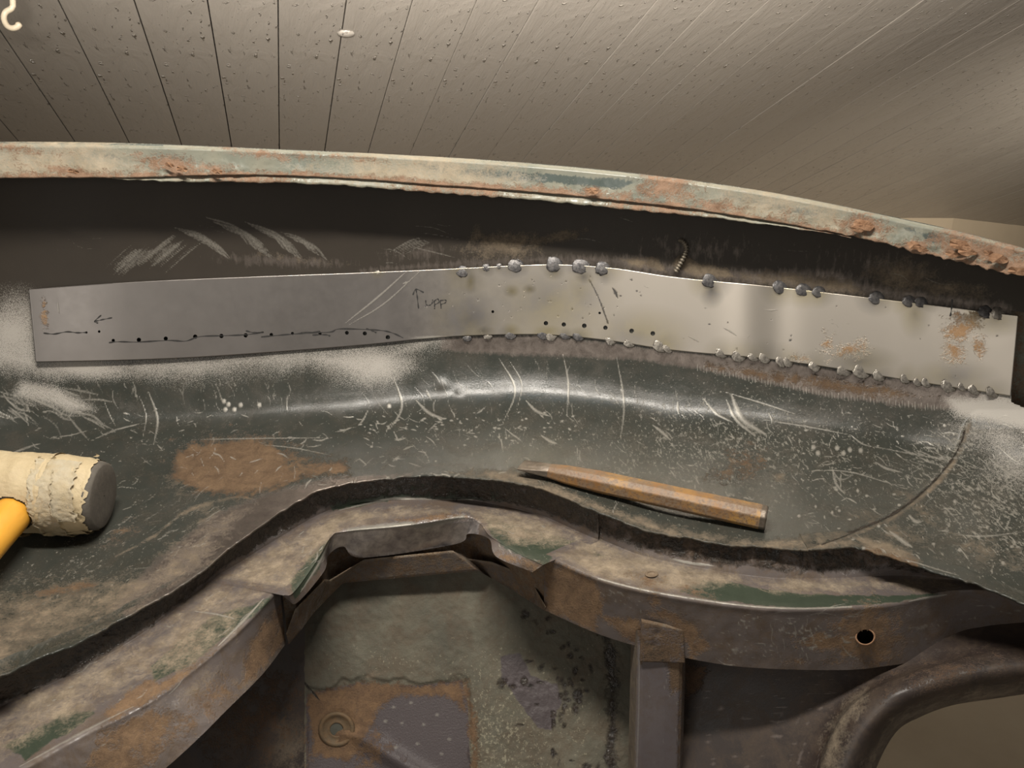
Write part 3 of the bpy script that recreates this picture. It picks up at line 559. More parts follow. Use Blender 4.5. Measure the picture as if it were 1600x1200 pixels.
    for pts in [[(175, 496.5), (160, 499.5), (149, 502)], [(158, 492.5), (148, 502), (153, 505)]]: ribbon('marker_arrow', pts, 1.0)
    for pts in [[(654, 482), (652, 465), (650, 452)], [(645, 461), (650, 452), (662, 457)]]: ribbon('marker_arrow', pts, 1.0)
    for pts in [[(665, 469), (666, 476), (671, 477), (675, 474), (676, 468)], [(678, 470), (679, 478), (679, 483)], [(678, 471), (684, 467), (685, 473), (679, 476)],
                [(687, 470), (689, 478), (689, 482)], [(687, 470), (696, 469), (696, 473), (688, 476)]]: ribbon('marker_letter', pts, 0.9)
    for pts in [[(1488, 468), (1487, 480), (1485, 494)]]: ribbon('marker_line', pts, 1.2)
    # weld beads, each its own lump
    for bx, by, rx, ry, dark in BEADS:
        bmm = bmesh.new(); bmesh.ops.create_icosphere(bmm, subdivisions=3, radius=1.0); vv = np.array([v.co[:] for v in bmm.verts]); fc = [[v.index for v in f.verts] for f in bmm.faces]; bmm.free()
        z0 = float(strip_Z(np.array([float(bx)]), np.array([float(by)]))[0]); sd_ = random.random()*50
        nz = np.array([mnoise.noise(Vector(v)*2.1 + Vector((sd_, 0, 0))) + 0.5*mnoise.noise(Vector(v)*4.5 + Vector((0, sd_, 0))) for v in vv])
        fc = [f for f in fc if max(vv[q][2] for q in f) > 0.02]
        vv = vv * (1 + 0.20*nz)[:, None]; rad = np.hypot(vv[:, 0], vv[:, 1])
        prof = np.where(vv[:, 2] > 0, 1.25*np.clip(1.06 - rad**2, 0, None)**1.2 - 0.35*np.exp(-(rad/0.3)**2) + 0.16*np.sin(rad*15 + sd_) + 0.25*nz, -0.7)
        hgt = 0.0008 * (min(rx, ry)/9.0)**0.7
        V = P(bx + 1.15*rx*vv[:, 0], by + 1.15*ry*vv[:, 1], z0 + 0.0004 - prof*hgt)
        mesh('weld_bead', V, fc, M_soot if dark else M_weld, so)
strip()
# curled wire stub left on the wall above the strip
def tube(path, rad, n=8):
    path = np.asarray(path, float); d = np.gradient(path, axis=0); d /= np.linalg.norm(d, axis=1)[:, None]; up = np.array([0.31, 0.2, 0.93]); rings = []
    rad = np.broadcast_to(rad, (len(path),))
    for p, t_, r in zip(path, d, rad):
        a = np.cross(t_, up); a /= np.linalg.norm(a); b = np.cross(t_, a)
        rings.append([p + r*(math.cos(q)*a + math.sin(q)*b) for q in np.linspace(0, 2*math.pi, n, endpoint=False)])
    V = np.array(rings).reshape(-1, 3); Fc = [tuple(int(q) for q in f) for f in grid_faces(len(path), n, True)] + [tuple(range(n-1, -1, -1)), tuple(range((len(path)-1)*n, len(path)*n))]
    return V, Fc
pts = resample([(1056, 424), (1063, 412), (1070, 398), (1072, 386), (1066, 377), (1060, 375)], 60)
zz = bowl_Z(pts[:, 0], pts[:, 1]); V, Fc = tube(P(pts[:, 0], pts[:, 1], zz - 0.003 - np.linspace(0, .004, 60)), 0.0021 + 0.0007*np.sin(np.arange(60)*1.6) - np.linspace(0, .0008, 60))
M_curl = simple_mat('dirty_weld_wire', (0.30, 0.26, 0.20), (0.16, 0.14, 0.11), 0.55, 300, 0.4, metal=0.4)
mesh('wire_stub', V, Fc, M_curl, car)

# ------------------------------------------------------------------ channel below the bowl edge
HL = [(-500, -.372), (-200, -.362), (0, -.358), (336, -.345), (640, -.330), (925, -.338), (1250, -.338), (1750, -.340)]
def ledge_pts(c, dh=0.0):
    c = np.asarray(c, float); h = np.interp(c[:, 0], *zip(*HL)) + dh; return np.c_[c, Zh(c[:, 1], h)]
def drop_pts(c, top, df=0.0):      # points straight below the curve top (same forward position)
    c = np.asarray(c, float); f = top[:, 2] * AB(top[:, 1])[0] + df; return np.c_[c, Zf(c[:, 1], f)]
def loft(curves, nu, seg, soft=True, smooth_v=False):
    R = [resample(c, nu, soft) for c in curves]; out = []
    if smooth_v:
        k = np.linspace(0, len(R)-1, seg*(len(R)-1)+1); S = np.stack(R)
        out = spline(np.c_[np.arange(len(R)), S.reshape(len(R), -1)], k).reshape(len(k), nu, 3)
    else:
        for i in range(len(R)-1):
            for t_ in np.linspace(0, 1, seg, endpoint=False): out.append(R[i]*(1-t_) + R[i+1]*t_)
        out.append(R[-1]); out = np.stack(out)
    return out                       # (rows, nu, 3) in chart coordinates (u, v, Z)
def edge_under(xs_, dv=0.0):
    ye = spline(YE, np.asarray(xs_, float)); Z = bowl_profile(np.asarray(xs_, float))[-1][1]; return np.c_[xs_, ye + dv, Z + 0.012]
def channel(name, back, ridge, bottom, wear, lab=None, mat=None, nu=260, seg=12, df=0.004, holes=()):
    bk = ledge_pts(back); rd = ledge_pts(ridge, 0.0)
    bt = drop_pts(bottom, rd, df)
    wt = edge_under(np.asarray(back)[:, 0], -6)      # top of the rear wall, tucked under the bowl sheet
    mid = lambda a, b, k: a*(1-k) + b*k
    S = loft([wt, mid(wt, bk, .85), mid(bk, rd, .06), mid(bk, rd, .5), mid(bk, rd, .86), mid(rd, bt, .02), mid(rd, bt, .16), mid(rd, bt, .6), mid(rd, bt, .97), bt], nu, seg, smooth_v=True)
    und = S[-1:].copy(); und[..., 2] += 0.003; und2 = S[-1:].copy(); und2[..., 2] += 0.028; und2[..., 1] -= 8
    S = np.concatenate([S, und, und2]); u, v = S[..., 0].copy(), S[..., 1].copy()
    bumpz = (fractal(u, v, 30, 51, 3) - .5)*0.0016
    Fc = grid_faces(*u.shape)
    for hx, hy, rx, ry in holes:
        d = np.hypot((u-hx)/rx, (v-hy)/ry); near = (d < 1.12) & (d > 0.8); k = np.where(near, 1/np.maximum(d, 1e-6), 1)
        u = hx + (u-hx)*k; v = hy + (v-hy)*k; dead = (d < 1.12); Fc = Fc[~dead.ravel()[Fc].all(1)]
    W = Wear(u, v); wear(W); V = P(u, v, S[..., 2] - bumpz)
    o = mesh(name, V, Fc, mat or M_chan, car, W.m)
    if lab: o['label'] = lab
    return o, S

def wear_left(W):
    W.poly('dirt', [(-60, 1120), (104, 1062), (233, 987), (336, 905), (437, 915), (375, 985), (300, 1040), (200, 1085), (60, 1160), (-60, 1230)], 20, 0.56)
    W.poly('dirt', [(-60, 1135), (120, 1068), (250, 990), (336, 910), (375, 925), (290, 1000), (180, 1060), (30, 1125), (-60, 1160)], 14, 0.68)
    W.poly('alt', [(230, 1040), (330, 960), (400, 940), (430, 925), (420, 945), (370, 985), (300, 1040), (240, 1070)], 9, 0.75); W.poly('alt', [(0, 1165), (100, 1110), (160, 1110), (110, 1145), (40, 1190)], 9, 0.75)
    W.poly('rust', [(160, 1110), (230, 1060), (250, 1065), (300, 1040), (340, 1015), (290, 1060), (230, 1100), (170, 1130)], 7, 0.8)
    W.poly('rust', [(150, 1150), (230, 1105), (280, 1110), (250, 1180), (200, 1230), (120, 1260)], 14, 0.75); W.poly('rust', [(390, 1000), (440, 940), (450, 1000), (410, 1050), (370, 1080)], 10, 0.78)
    W.blob('rust', 330, 1090, 50, 26, -40, 0.62); W.blob('rust', 290, 1130, 60, 20, -40, 0.55); W.blob('dirt', 400, 1040, 40, 20, -50, 0.55); W.blob('dirt', 300, 1080, 60, 12, -40, .45)
    W.random_scratches('scratch_glint', 40, (60, 930, 430, 1180), (10, 40), (0.7, 1.4), -35, 15, 0.7)
    W.line('scratch_glint', [(305, 955), (340, 960), (370, 968)], 1.4, 0.8); W.line('scratch_glint', [(340, 1010), (380, 970), (412, 935)], 1.8, 0.9); W.line('scratch_glint', [(30, 1198), (125, 1146), (208, 1104)], 2.2, 0.6)  # last two strokes paint the ridge's specular edge into the colour
    W.poly('seal', [(-120, 1075), (0, 1040), (150, 975), (345, 850), (337, 898), (233, 980), (104, 1056), (0, 1102), (-120, 1150)], 6, 0.95)
    W.random_scratches('scratch_glint', 40, (0, 960, 330, 1090), (5, 14), (1, 2), -35, 30, .5)
    W.poly('bare', [(-60, 1085), (100, 1030), (230, 950), (230, 975), (104, 1052), (-60, 1125)], 8, 0.45)
def wear_mid(W):
    W.poly('dirt', [(336, 905), (430, 850), (520, 805), (640, 790), (760, 792), (850, 812), (930, 842), (880, 860), (800, 850), (730, 803), (640, 810), (530, 822), (500, 865), (450, 925)], 12, 0.66)
    W.poly('dirt', [(336, 900), (480, 850), (510, 850), (470, 905), (440, 925)], 14, 0.6)
    W.poly('rust', [(600, 812), (660, 805), (720, 800), (745, 812), (640, 818)], 6, 0.7); W.poly('rust', [(780, 860), (850, 880), (840, 900), (770, 870)], 8, .6)
    W.poly('alt', [(450, 905), (500, 850), (520, 840), (500, 890), (460, 940)], 8, 0.8); W.poly('alt', [(755, 805), (830, 825), (900, 845), (850, 885), (790, 860), (765, 835)], 9, 0.85)
    W.poly('seal', [(330, 850), (440, 780), (560, 735), (640, 730), (800, 740), (940, 790), (935, 836), (850, 800), (790, 785), (640, 774), (560, 780), (500, 798), (430, 840), (330, 900)], 5, 0.75); W.poly('alt', [(500, 775), (640, 752), (800, 757), (800, 785), (640, 778), (520, 798)], 8, 0.9)
    W.poly('bare', [(520, 836), (545, 826), (640, 816), (723, 804), (748, 814), (745, 834), (715, 852), (640, 862), (568, 872), (536, 856), (516, 866)], 6, 1.0)
    W.line('scratch_glint', [(545, 829), (590, 824), (640, 819), (660, 822), (723, 808)], 3.5, 0.95, False); W.line('scratch_glint', [(470, 925), (500, 878), (515, 845)], 2, 0.8)  # first stroke paints the white highlight along the filed ridge
    W.line('scratch_glint', [(530, 797), (600, 781), (640, 779), (740, 781)], 1.8, 0.9)  # painted highlight line at the foot of the rear wall
    W.random_scratches('scratch_glint', 36, (460, 840, 530, 930), (6, 18), (0.7, 1.6), -60, 15, 0.8); W.random_scratches('scratch_glint', 36, (760, 820, 850, 890), (5, 16), (0.7, 1.6), 40, 25, 0.7)
def wear_right(W):
    W.poly('seal', [(900, 780), (1100, 830), (1330, 840), (1500, 880), (1750, 960), (1750, 920), (1500, 903), (1400, 893), (1230, 898), (1100, 880), (1000, 860), (915, 826)], 6, 0.62); W.poly('rust', [(900, 780), (1100, 830), (1330, 840), (1500, 880), (1500, 900), (1400, 890), (1230, 895), (1080, 875), (1000, 855), (915, 826)], 10, 0.55)
    W.poly('dirt', [(860, 865), (925, 838), (1000, 866), (1100, 888), (1200, 905), (1300, 905), (1400, 900), (1480, 905), (1500, 918), (1440, 925), (1330, 922), (1240, 925), (1150, 912), (1100, 918), (1060, 925), (1000, 920), (930, 902), (860, 868)], 11, 0.68)
    W.poly('alt', [(1090, 905), (1130, 905), (1180, 918), (1250, 928), (1380, 930), (1470, 928), (1400, 942), (1300, 950), (1200, 948), (1110, 936), (1060, 925)], 7, 0.95); W.blob('alt', 930, 865, 30, 8, 20, .7)
    W.blob('rust', 1010, 905, 30, 12, 10, 0.6); W.blob('rust', 1085, 925, 30, 10, 10, .55)
    W.poly('rust', [(848, 870), (930, 905), (945, 940), (930, 990), (850, 955), (848, 900)], 10, 0.85); W.poly('rust', [(930, 960), (1000, 965), (1010, 985), (1000, 1012), (980, 1005), (960, 985)], 8, 0.7)
    W.poly('rust', [(1000, 960), (1040, 950), (1090, 975), (1110, 1010), (1080, 1030), (1065, 1000), (1040, 972)], 9, 0.75); W.blob('rust', 1025, 940, 14, 30, 10, .6)
    W.blob('rust', 1354, 995, 46, 42, 0, 1.0); W.blob('rust', 1298, 1003, 48, 13, 0, 0.95); W.blob('rust', 1350, 958, 14, 10, 0, 0.75); W.blob('rust', 1245, 1034, 26, 6, 0, .7); W.blob('rust', 1300, 1035, 20, 6, 0, .65); W.blob('rust', 1350, 1028, 18, 10, 0, .7)
    W.line('scratch_glint', [(935, 904), (1007, 922), (1090, 936), (1173, 947), (1257, 951), (1330, 948)], 1.8, 0.7, False); W.line('scratch_glint', [(1420, 940), (1450, 934), (1480, 929)], 2.0, 0.9)  # pale strokes on the ridge: its specular edge painted in
    W.line('scratch_glint', [(1048, 873), (1080, 880), (1120, 884)], 2.0, 0.95)
    W.random_scratches('scratch_glint', 70, (1100, 960, 1340, 1035), (10, 50), (0.7, 1.5), -8, 14, 0.75); W.random_scratches('scratch_glint', 80, (1380, 940, 1600, 1020), (10, 60), (0.7, 1.4), -10, 14, 0.55); W.random_scratches('scratch_glint', 30, (930, 910, 1010, 960), (8, 25), (0.7, 1.2), 15, 20, 0.6); W.random_scratches('scratch_glint', 25, (1200, 960, 1270, 1020), (10, 25), (0.8, 1.6), 85, 20, 0.7)
chL, SL = channel('channel_section', [(-420, 1290), (-110, 1153), (0, 1104), (104, 1058), (167, 1025), (233, 983), (292, 937), (337, 903)],
        [(-380, 1420), (-60, 1250), (31, 1200), (125, 1148), (208, 1108), (271, 1067), (365, 990), (437, 916)],
        [(-260, 1560), (60, 1360), (160, 1280), (258, 1200), (313, 1150), (352, 1111), (409, 1054), (446, 1006)], wear_left, 'left channel section, dusty ledge and rusty brown front')
mid_back = [(325, 908), (375, 879), (430, 845), (500, 804), (560, 786), (640, 780), (720, 780), (790, 792), (850, 808), (900, 830), (935, 845)]
mid_ridge = [(441, 930), (458, 924), (492, 878), (517, 838), (540, 829), (640, 819), (723, 807), (750, 816), (768, 838), (815, 865), (850, 882)]
mid_low = [(449, 937), (465, 941), (506, 893), (513, 868), (536, 854), (568, 871), (711, 850), (732, 834), (764, 842), (776, 870), (832, 894)]
chM, SM = channel('channel_section', mid_back, mid_ridge, mid_low, wear_mid, 'middle channel section with bright filed front edge', nu=300, df=0.002)
chR, SR = channel('channel_section', [(921, 836), (1000, 868), (1080, 886), (1160, 899), (1230, 905), (1320, 904), (1400, 899), (1500, 905), (1750, 925), (2080, 1010)],
        [(850, 867), (940, 905), (1030, 927), (1130, 943), (1220, 951), (1320, 949), (1400, 942), (1520, 922), (1750, 948), (2080, 1050)],
        [(850, 953), (940, 992), (1030, 1018), (1130, 1038), (1220, 1045), (1330, 1046), (1408, 1037), (1533, 1021), (1750, 985), (2080, 1090)], wear_right, 'right channel section, scratched purple front with a round hole', nu=520, seg=12, holes=[(1352, 995, 13.5, 11.5)])
# rim of the round hole
a_ = np.linspace(0, 2*math.pi, 33)[:-1]; hz = float(np.interp(1352, SR[80][:, 0], SR[80][:, 2]))
V = np.stack([P(1352 + 13.5*k*np.cos(a_), 995 + 11.5*k*np.sin(a_), hz + d) for k, d in [(1.0, 0.012), (0.97, 0.002), (0.99, -0.0009), (1.10, -0.0011), (1.2, 0.0008)]])
mesh('hole_rim', V, grid_faces(5, 32, True), M_rustflake, chR)
# small burred drill hole in the ledge
a_ = np.linspace(0, 2*math.pi, 25)[:-1]; hs = float(np.interp(1018, *zip(*HL)))
V = np.stack([P(1018 + rx*np.cos(a_), 897 + rx*0.5*np.sin(a_), Zh(897 + rx*0.5*np.sin(a_), hs + dh)) for rx, dh in [(11, 0.0002), (9.5, 0.0010), (8, 0.0013), (6.5, 0.0006), (6, 0.0005), (0.5, 0.0004)]])
mesh('drill_burr', V, grid_faces(6, 24, True), simple_mat('dusty_burr', (0.22, 0.165, 0.11), (0.12, 0.085, 0.055), 0.7, 200), chR)
# second sheet showing below the filed edge of the middle section
low_top = [(447, 990), (461, 952), (507, 905), (515, 906), (569, 874), (707, 860), (727, 872), (769, 878), (827, 901), (840, 925), (853, 948)]
low_bot = [(451, 1007), (470, 985), (490, 958), (512, 935), (536, 911), (748, 892), (770, 905), (794, 918), (822, 936), (838, 946), (851, 954)]
rdg = ledge_pts(mid_ridge)
lt_ = drop_pts(low_top, rdg, 0.010); lb_ = drop_pts(low_bot, rdg, 0.016)
lt0 = lt_.copy(); lt0[:, 2] += 0.0022
S = loft([lt0, lt_, lb_, lb_ + np.array([0, 0, 0.003]), lb_ + np.array([0, -6, 0.03])], 240, 8, soft=False)
W = Wear(S[..., 0], S[..., 1]); W.m['rust'][:] = 0.42; W.m['dirt'][:] = 0.36
W.line('dirt', [(x, y + 2) for x, y in low_top], 2.2, 0.95, False); W.random_scratches('scratch_glint', 30, (540, 870, 740, 905), (8, 25), (0.7, 1.4), -20, 30, 0.6)
mesh('inner_channel_sheet', P(S[..., 0], S[..., 1], S[..., 2]), grid_faces(*S.shape[:2]), M_chan, car, W.m)
rb_t = drop_pts([(x, y - 3) for x, y in mid_ridge], rdg, 0.022); rb_b = drop_pts(low_bot, rdg, 0.022)
S = loft([rb_t, rb_b], 160, 30, soft=False); W = Wear(S[..., 0], S[..., 1]); W.m['rust'][:] = 0.55; W.m['dirt'][:] = 0.6
mesh('channel_web', P(S[..., 0], S[..., 1], S[..., 2] - 0.003*fractal(S[..., 0], S[..., 1], 20, 9)), grid_faces(*S.shape[:2]), M_chan, car, W.m)

# ------------------------------------------------------------------ inner panels under the channel
def sheet(name, fn, nx, ny, mat, wear, lab=None, cut=None):
    u0, v0 = np.meshgrid(np.linspace(0, 1, nx), np.linspace(0, 1, ny)); x, y, Z = fn(u0, v0); W = Wear(x, y); wear(W)
    Fc = grid_faces(ny, nx)
    if cut is not None: Fc = Fc[~cut(x.ravel(), y.ravel())[Fc].all(1)]
    o = mesh(name, P(x, y, Z), Fc, mat, car, W.m)
    if lab: o['label'] = lab
    return o
def f_inner(u, v):
    x = 470 + 550*u; y = 830 + 720*v
    Z = 0.715 - 0.055*((y-830)/480) + 0.02*np.clip((x-700)/300, -1, 1)**2 * 0
    # underseal layer stands proud of the bare plate
    plate = np.clip(np.minimum.reduce([(x-478)/6, (736 + (fractal(x, y, 25, 8)-.5)*14 - x)/5, (y - 1060 - (fractal(x, y, 30, 6)-.5)*26 - np.clip((560-x)*0.15, 0, 20))/5]), 0, 1)
    Z = Z + 0.0016*plate - 0.006*np.clip(np.exp(-((x - (560 + (y-1150)*1.6))/26)**2) * np.clip((y-1135)/15, 0, 1), 0, 1)
    Z = Z - 0.0012*fractal(x, y, 8, 77, 3)*(1-plate)
    return x, y, Z
def wear_inner(W):
    pl = [(478, 1200), (478, 1085), (560, 1066), (600, 1072), (660, 1070), (722, 1062), (732, 1100), (736, 1200), (740, 1330), (470, 1330)]
    W.poly('alt', pl, 6, 1.0); W.poly('alt', [(780, 1025), (812, 1022), (830, 1055), (870, 1070), (878, 1095), (860, 1140), (840, 1138), (812, 1100), (785, 1060)], 8, 0.95)
    W.poly('rust', [(478, 1085), (560, 1066), (660, 1072), (720, 1062), (732, 1120), (712, 1100), (700, 1088), (620, 1088), (590, 1110), (560, 1180), (540, 1190), (490, 1180)], 9, 0.9)
    W.line('rust', [(727, 1070), (738, 1130), (742, 1200)], 9, 0.7, False); W.blob('rust', 570, 1170, 40, 30, 20, .7)
    W.poly('rust', [(250, 1200), (360, 1090), (460, 1060), (480, 1090), (490, 1250), (250, 1300)], 20, 0.6)
    W.line('seal', [(465, 1055), (485, 1078), (500, 1095)], 1.5, 0.9); W.blob('dirt', 582, 1055, 9, 7, 0, 0.95)
    W.blob('dust', 760, 1150, 120, 130, 0, 0.9); W.blob('dust', 620, 1030, 140, 30, 0, 0.6); W.blob('dust', 880, 1130, 80, 120, 0, 0.6)
    for _ in range(60): W.blob('seal', random.gauss(870, 35), random.gauss(1080, 60), random.uniform(2, 7), random.uniform(2, 8), 0, random.uniform(.6, .9))
    W.line('seal', [(950, 990), (958, 1080), (955, 1200)], 9, 0.8, False)
    W.random_scratches('scratch_glint', 14, (790, 1035, 865, 1130), (10, 30), (0.6, 1.1), 25, 15, 0.5); W.random_scratches('scratch_glint', 20, (600, 1090, 720, 1200), (10, 40), (0.6, 1.0), 35, 40, 0.45)
    for x, y in [(642, 1098), (615, 1105), (628, 1130), (662, 1132), (683, 1117), (602, 1127), (652, 1162), (618, 1168), (702, 1155), (690, 1178)]: W.blob('scratch_glint', x, y, 4, 3, 0, 0.6)
inner = sheet('inner_panel', f_inner, 380, 330, M_inner, wear_inner, 'grey green underseal panel with bared purple rusty plate')
# rusty washer ring with a hole
def ring_part(cx, cy, z0, prof, mat, name, parent, n=40):
    a = np.linspace(0, 2*math.pi, n+1)[:-1]
    V = np.stack([P(cx + r*np.cos(a), cy + r*0.98*np.sin(a), z0 + d) for r, d in prof]); return mesh(name, V, grid_faces(len(prof), n, True), mat, parent)
M_washer = simple_mat('rusty_washer_steel', (0.16, 0.095, 0.045), (0.10, 0.075, 0.045), 0.75, 180, 0.6, 350)
M_plug = simple_mat('grey_green_plug', (0.075, 0.075, 0.06), (0.065, 0.065, 0.05), 0.6)
zz = 0.715 - 0.055*(1140-830)/480
ring_part(526, 1140, zz, [(29, 0.002), (28, -0.002), (25, -0.0030), (22, -0.0022), (20, -0.0008), (13, -0.0008), (11, -0.0012), (10.2, 0.000), (10, 0.006)], M_washer, 'washer_ring', inner)
ring_part(525, 1140, zz - 0.0002, [(10.6, 0.0), (7, -0.0002), (0.5, -0.0002)], M_plug, 'hole_plug', inner)
# post between the two openings
def post():
    prof = [(986, 0.030), (990, 0.018), (996, 0.003), (1003, 0.0), (1040, -0.001), (1062, 0.0), (1067, 0.003), (1071, 0.022), (1072, 0.05)]
    pts = np.array(prof); xs_ = np.interp(np.linspace(0, 8, 65), np.arange(9), pts[:, 0]); dz = np.interp(np.linspace(0, 8, 65), np.arange(9), pts[:, 1])
    ys = np.linspace(985, 1550, 160); x = xs_[None] - (ys[:, None]-1000)*0.022; y = np.broadcast_to(ys[:, None], x.shape)
    f0 = float(np.interp(1035, SR[-3][:, 0], SR[-3][:, 2])) 
    top_f = f0 * AB(1018)[0]
    Z = Zf(y, top_f - 0.0030 - 0.01*(y-1000)/300) + dz[None]
    W = Wear(x, y); W.poly('rust', [(998, 970), (1072, 975), (1072, 1080), (1050, 1085), (1040, 1040), (1020, 1010), (1000, 1040)], 9, 0.9)
    W.m['dirt'] = np.maximum(W.m['dirt'], 0.72*np.broadcast_to(np.clip((1000 - xs_)/6, 0, 1)[None], x.shape).ravel()); W.m['rust'] = np.maximum(W.m['rust'], 0.5*np.broadcast_to(np.clip((xs_-1058)/6, 0, 1)[None], x.shape).ravel())
    W.random_scratches('scratch_glint', 20, (1000, 1040, 1060, 1200), (10, 40), (0.6, 1.1), 80, 15, 0.7); W.line('scratch_glint', [(999, 1010), (998, 1100), (995, 1200)], 1.5, 0.7, False)
    p = mesh('post', P(x, y, Z), grid_faces(*x.shape), M_post, car, W.m); p['label'] = 'upright grey purple post below the channel'
    # welded tab on the channel front
    tx = [(1003, 971), (1068, 985), (1069, 1034), (1064, 1045), (1040, 1040), (1000, 1030)]
    u0, v0 = np.meshgrid(np.linspace(0, 1, 36), np.linspace(0, 1, 36)); a, b, c_, d_ = map(np.array, ((1003, 971), (1068, 985), (1070, 1036), (1000, 1034)))
    q = (a*(1-u0[..., None]) + b*u0[..., None])*(1-v0[..., None]) + (d_*(1-u0[..., None]) + c_*u0[..., None])*v0[..., None]
    Zt = Zf(q[..., 1], top_f - 0.0065) - 0.0016*0 + 0.0012*sum(np.exp(-((q[..., 0]-x_)**2 + (q[..., 1]-y_)**2)/28) for x_, y_ in ((1027, 990), (1022, 1008)))
    ring = np.concatenate([q[0], q[1:, -1], q[-1, ::-1][1:], q[::-1, 0][1:-1]]); V = P(q[..., 0], q[..., 1], Zt).reshape(-1, 3); n = len(V)
    idx = np.arange(36*36).reshape(36, 36); bnd = np.r_[idx[0], idx[1:, -1], idx[-1, ::-1][1:], idx[::-1, 0][1:-1]]
    Bv = V[bnd] + np.array([0, 0.0032, 0]); m_ = len(bnd); j = np.arange(m_); jn = (j+1) % m_
    V = np.concatenate([V, Bv]); Fc = np.concatenate([grid_faces(36, 36), np.stack([bnd[j], n+j, n+jn, bnd[jn]], -1)])
    W = Wear(np.r_[q[..., 0].ravel(), q[..., 0].ravel()[bnd]], np.r_[q[..., 1].ravel(), q[..., 1].ravel()[bnd]]); W.m['rust'][:] = 0.62
    W.line('dirt', [(1003, 971), (1068, 985)], 2.5, 0.9, False); W.poly('alt', [(1005, 1000), (1045, 1010), (1050, 1040), (1004, 1040)], 6, .8)
    mesh('tab', V, Fc, M_post, p, W.m)
post()
# dark panel right of the post, with the flared edge round the opening
open_e = [(1340, 1330), (1352, 1250), (1373, 1187), (1400, 1142), (1433, 1121), (1483, 1102), (1554, 1090), (1640, 1078), (1750, 1065)]
hi_l = [(1285, 1330), (1305, 1235), (1333, 1162), (1358, 1127), (1387, 1099), (1415, 1082), (1500, 1055), (1620, 1040), (1750, 1025)]
st_l = [(1235, 1330), (1245, 1230), (1262, 1165), (1290, 1105), (1335, 1066), (1390, 1042), (1500, 1012), (1620, 990), (1750, 965)]
lf_l = [(1040, 1330), (1040, 1230), (1040, 1165), (1040, 1100), (1045, 1040), (1080, 1000), (1200, 990), (1400, 975), (1750, 940)]
def zc(c, z): c = np.asarray(c, float); return np.c_[c, z + 0.10*(0.5 - 0.5*np.tanh((c[:, 0]-1250)/260.0)) - 0.00012*(c[:, 1]-1100)]
S = loft([zc(lf_l, .575), zc(st_l, .560), (zc(st_l, .545) + zc(hi_l, .540))/2, zc(hi_l, .535), (zc(hi_l, .535) + zc(open_e, .550))/2, zc(open_e, .565), zc(open_e, .58)], 260, 22, smooth_v=True)
W = Wear(S[..., 0], S[..., 1])
W.random_scratches('scratch_glint', 60, (1075, 1050, 1290, 1200), (20, 80), (0.6, 1.2), 100, 14, 0.7); W.random_scratches('scratch_glint', 20, (1180, 1050, 1300, 1090), (20, 50), (0.6, 1.2), -25, 10, 0.6)
W.poly('dirt', [(1270, 1200), (1290, 1130), (1330, 1085), (1360, 1070), (1350, 1110), (1320, 1160), (1300, 1210)], 14, 0.50); W.line('dirt', [(x - 6, y - 4) for x, y in open_e[1:]], 12, 0.66, False)
W.blob('rust', 1480, 1050, 120, 26, -10, 0.5); W.poly('rust', [(1065, 1035), (1110, 1040), (1090, 1080), (1070, 1100)], 8, .75); W.blob('scratch_glint', 1281, 1107, 4, 3, 0, 1)
W.line('scratch_glint', [(1338, 1158), (1365, 1120), (1410, 1086)], 1.2, .4)  # highlight along the flare's outer bend, painted as a faint pale line
mesh('opening_panel', P(S[..., 0], S[..., 1], S[..., 2]), grid_faces(*S.shape[:2]), M_dark, car, W.m)['label'] = 'dark brown panel with flared edge round the opening'
# dark sheet low on the left behind the channel front
def f_left(u, v):
    x = 100 + 378*u; y = 900 + 650*v; return x, y, 0.715 - 0.055*(y-830)/480 - 0.10*(478-x)/378
def wear_left_in(W):
    W.blob('rust', 400, 1130, 90, 60, -40, .6); W.blob('dirt', 440, 1150, 40, 60, 20, .45); W.random_scratches('scratch_glint', 20, (280, 1060, 480, 1200), (20, 60), (.6, 1.1), -40, 15, .4)
sheet('side_panel', f_left, 100, 90, M_dark, wear_left_in)

# ------------------------------------------------------------------ mallet wrapped in masking tape
def floor_pt(px, py): return P(px, py, bowl_Z(px, py))[0]
R_M = 0.0300
cen = floor_pt(60, 832); cen = cen + np.array([0, 0, R_M + 0.0022]) + np.array([0, 0.004, 0])
axis = np.array([0.985, 0.06, -0.085]); axis /= np.linalg.norm(axis)
mal = empty('mallet', tuple(cen), 'rubber mallet with taped cream head and orange wooden handle', 'mallet')
hd = np.array([-0.10, -0.90, -0.10]); hd -= axis*(hd@axis); hd /= np.linalg.norm(hd); sd2 = np.cross(axis, hd)
M_rub = simple_mat('grey_rubber', (0.13, 0.115, 0.095), (0.095, 0.085, 0.072), 0.75, 200, 0.3, 300)
M_tape = simple_mat('masking_tape', (0.56, 0.46, 0.29), (0.48, 0.38, 0.23), 0.6, 55, 0.9, 90, bdist=0.0016)
M_tape2 = simple_mat('grubby_masking_tape', (0.46, 0.41, 0.31), (0.42, 0.34, 0.21), 0.65, 70, 0.9, 110, bdist=0.0016)
M_hand = simple_mat('orange_varnished_wood', (0.78, 0.40, 0.055), (0.66, 0.31, 0.035), 0.30, 60, 0.1, 90, stretch=(1, 0.2, 1))
XE, XS_ = 0.052, -0.070
def lathe(prof, n, name, mat, wob=0.0, smooth=True):
    a = np.linspace(0, 2*math.pi, n+1)[:-1]; V = []
    for x_, r in prof:
        rr = r*(1 + wob*np.array([mnoise.noise(Vector((x_*60, math.cos(q)*1.7, math.sin(q)*1.7))) for q in a]))
        V.append(cen + axis*x_ + rr[:, None]*(np.cos(a)[:, None]*hd + np.sin(a)[:, None]*sd2))
    V = np.concatenate(V); return mesh(name, V, grid_faces(len(prof), n, True), mat, mal, smooth=smooth)
ctr = 0.0005
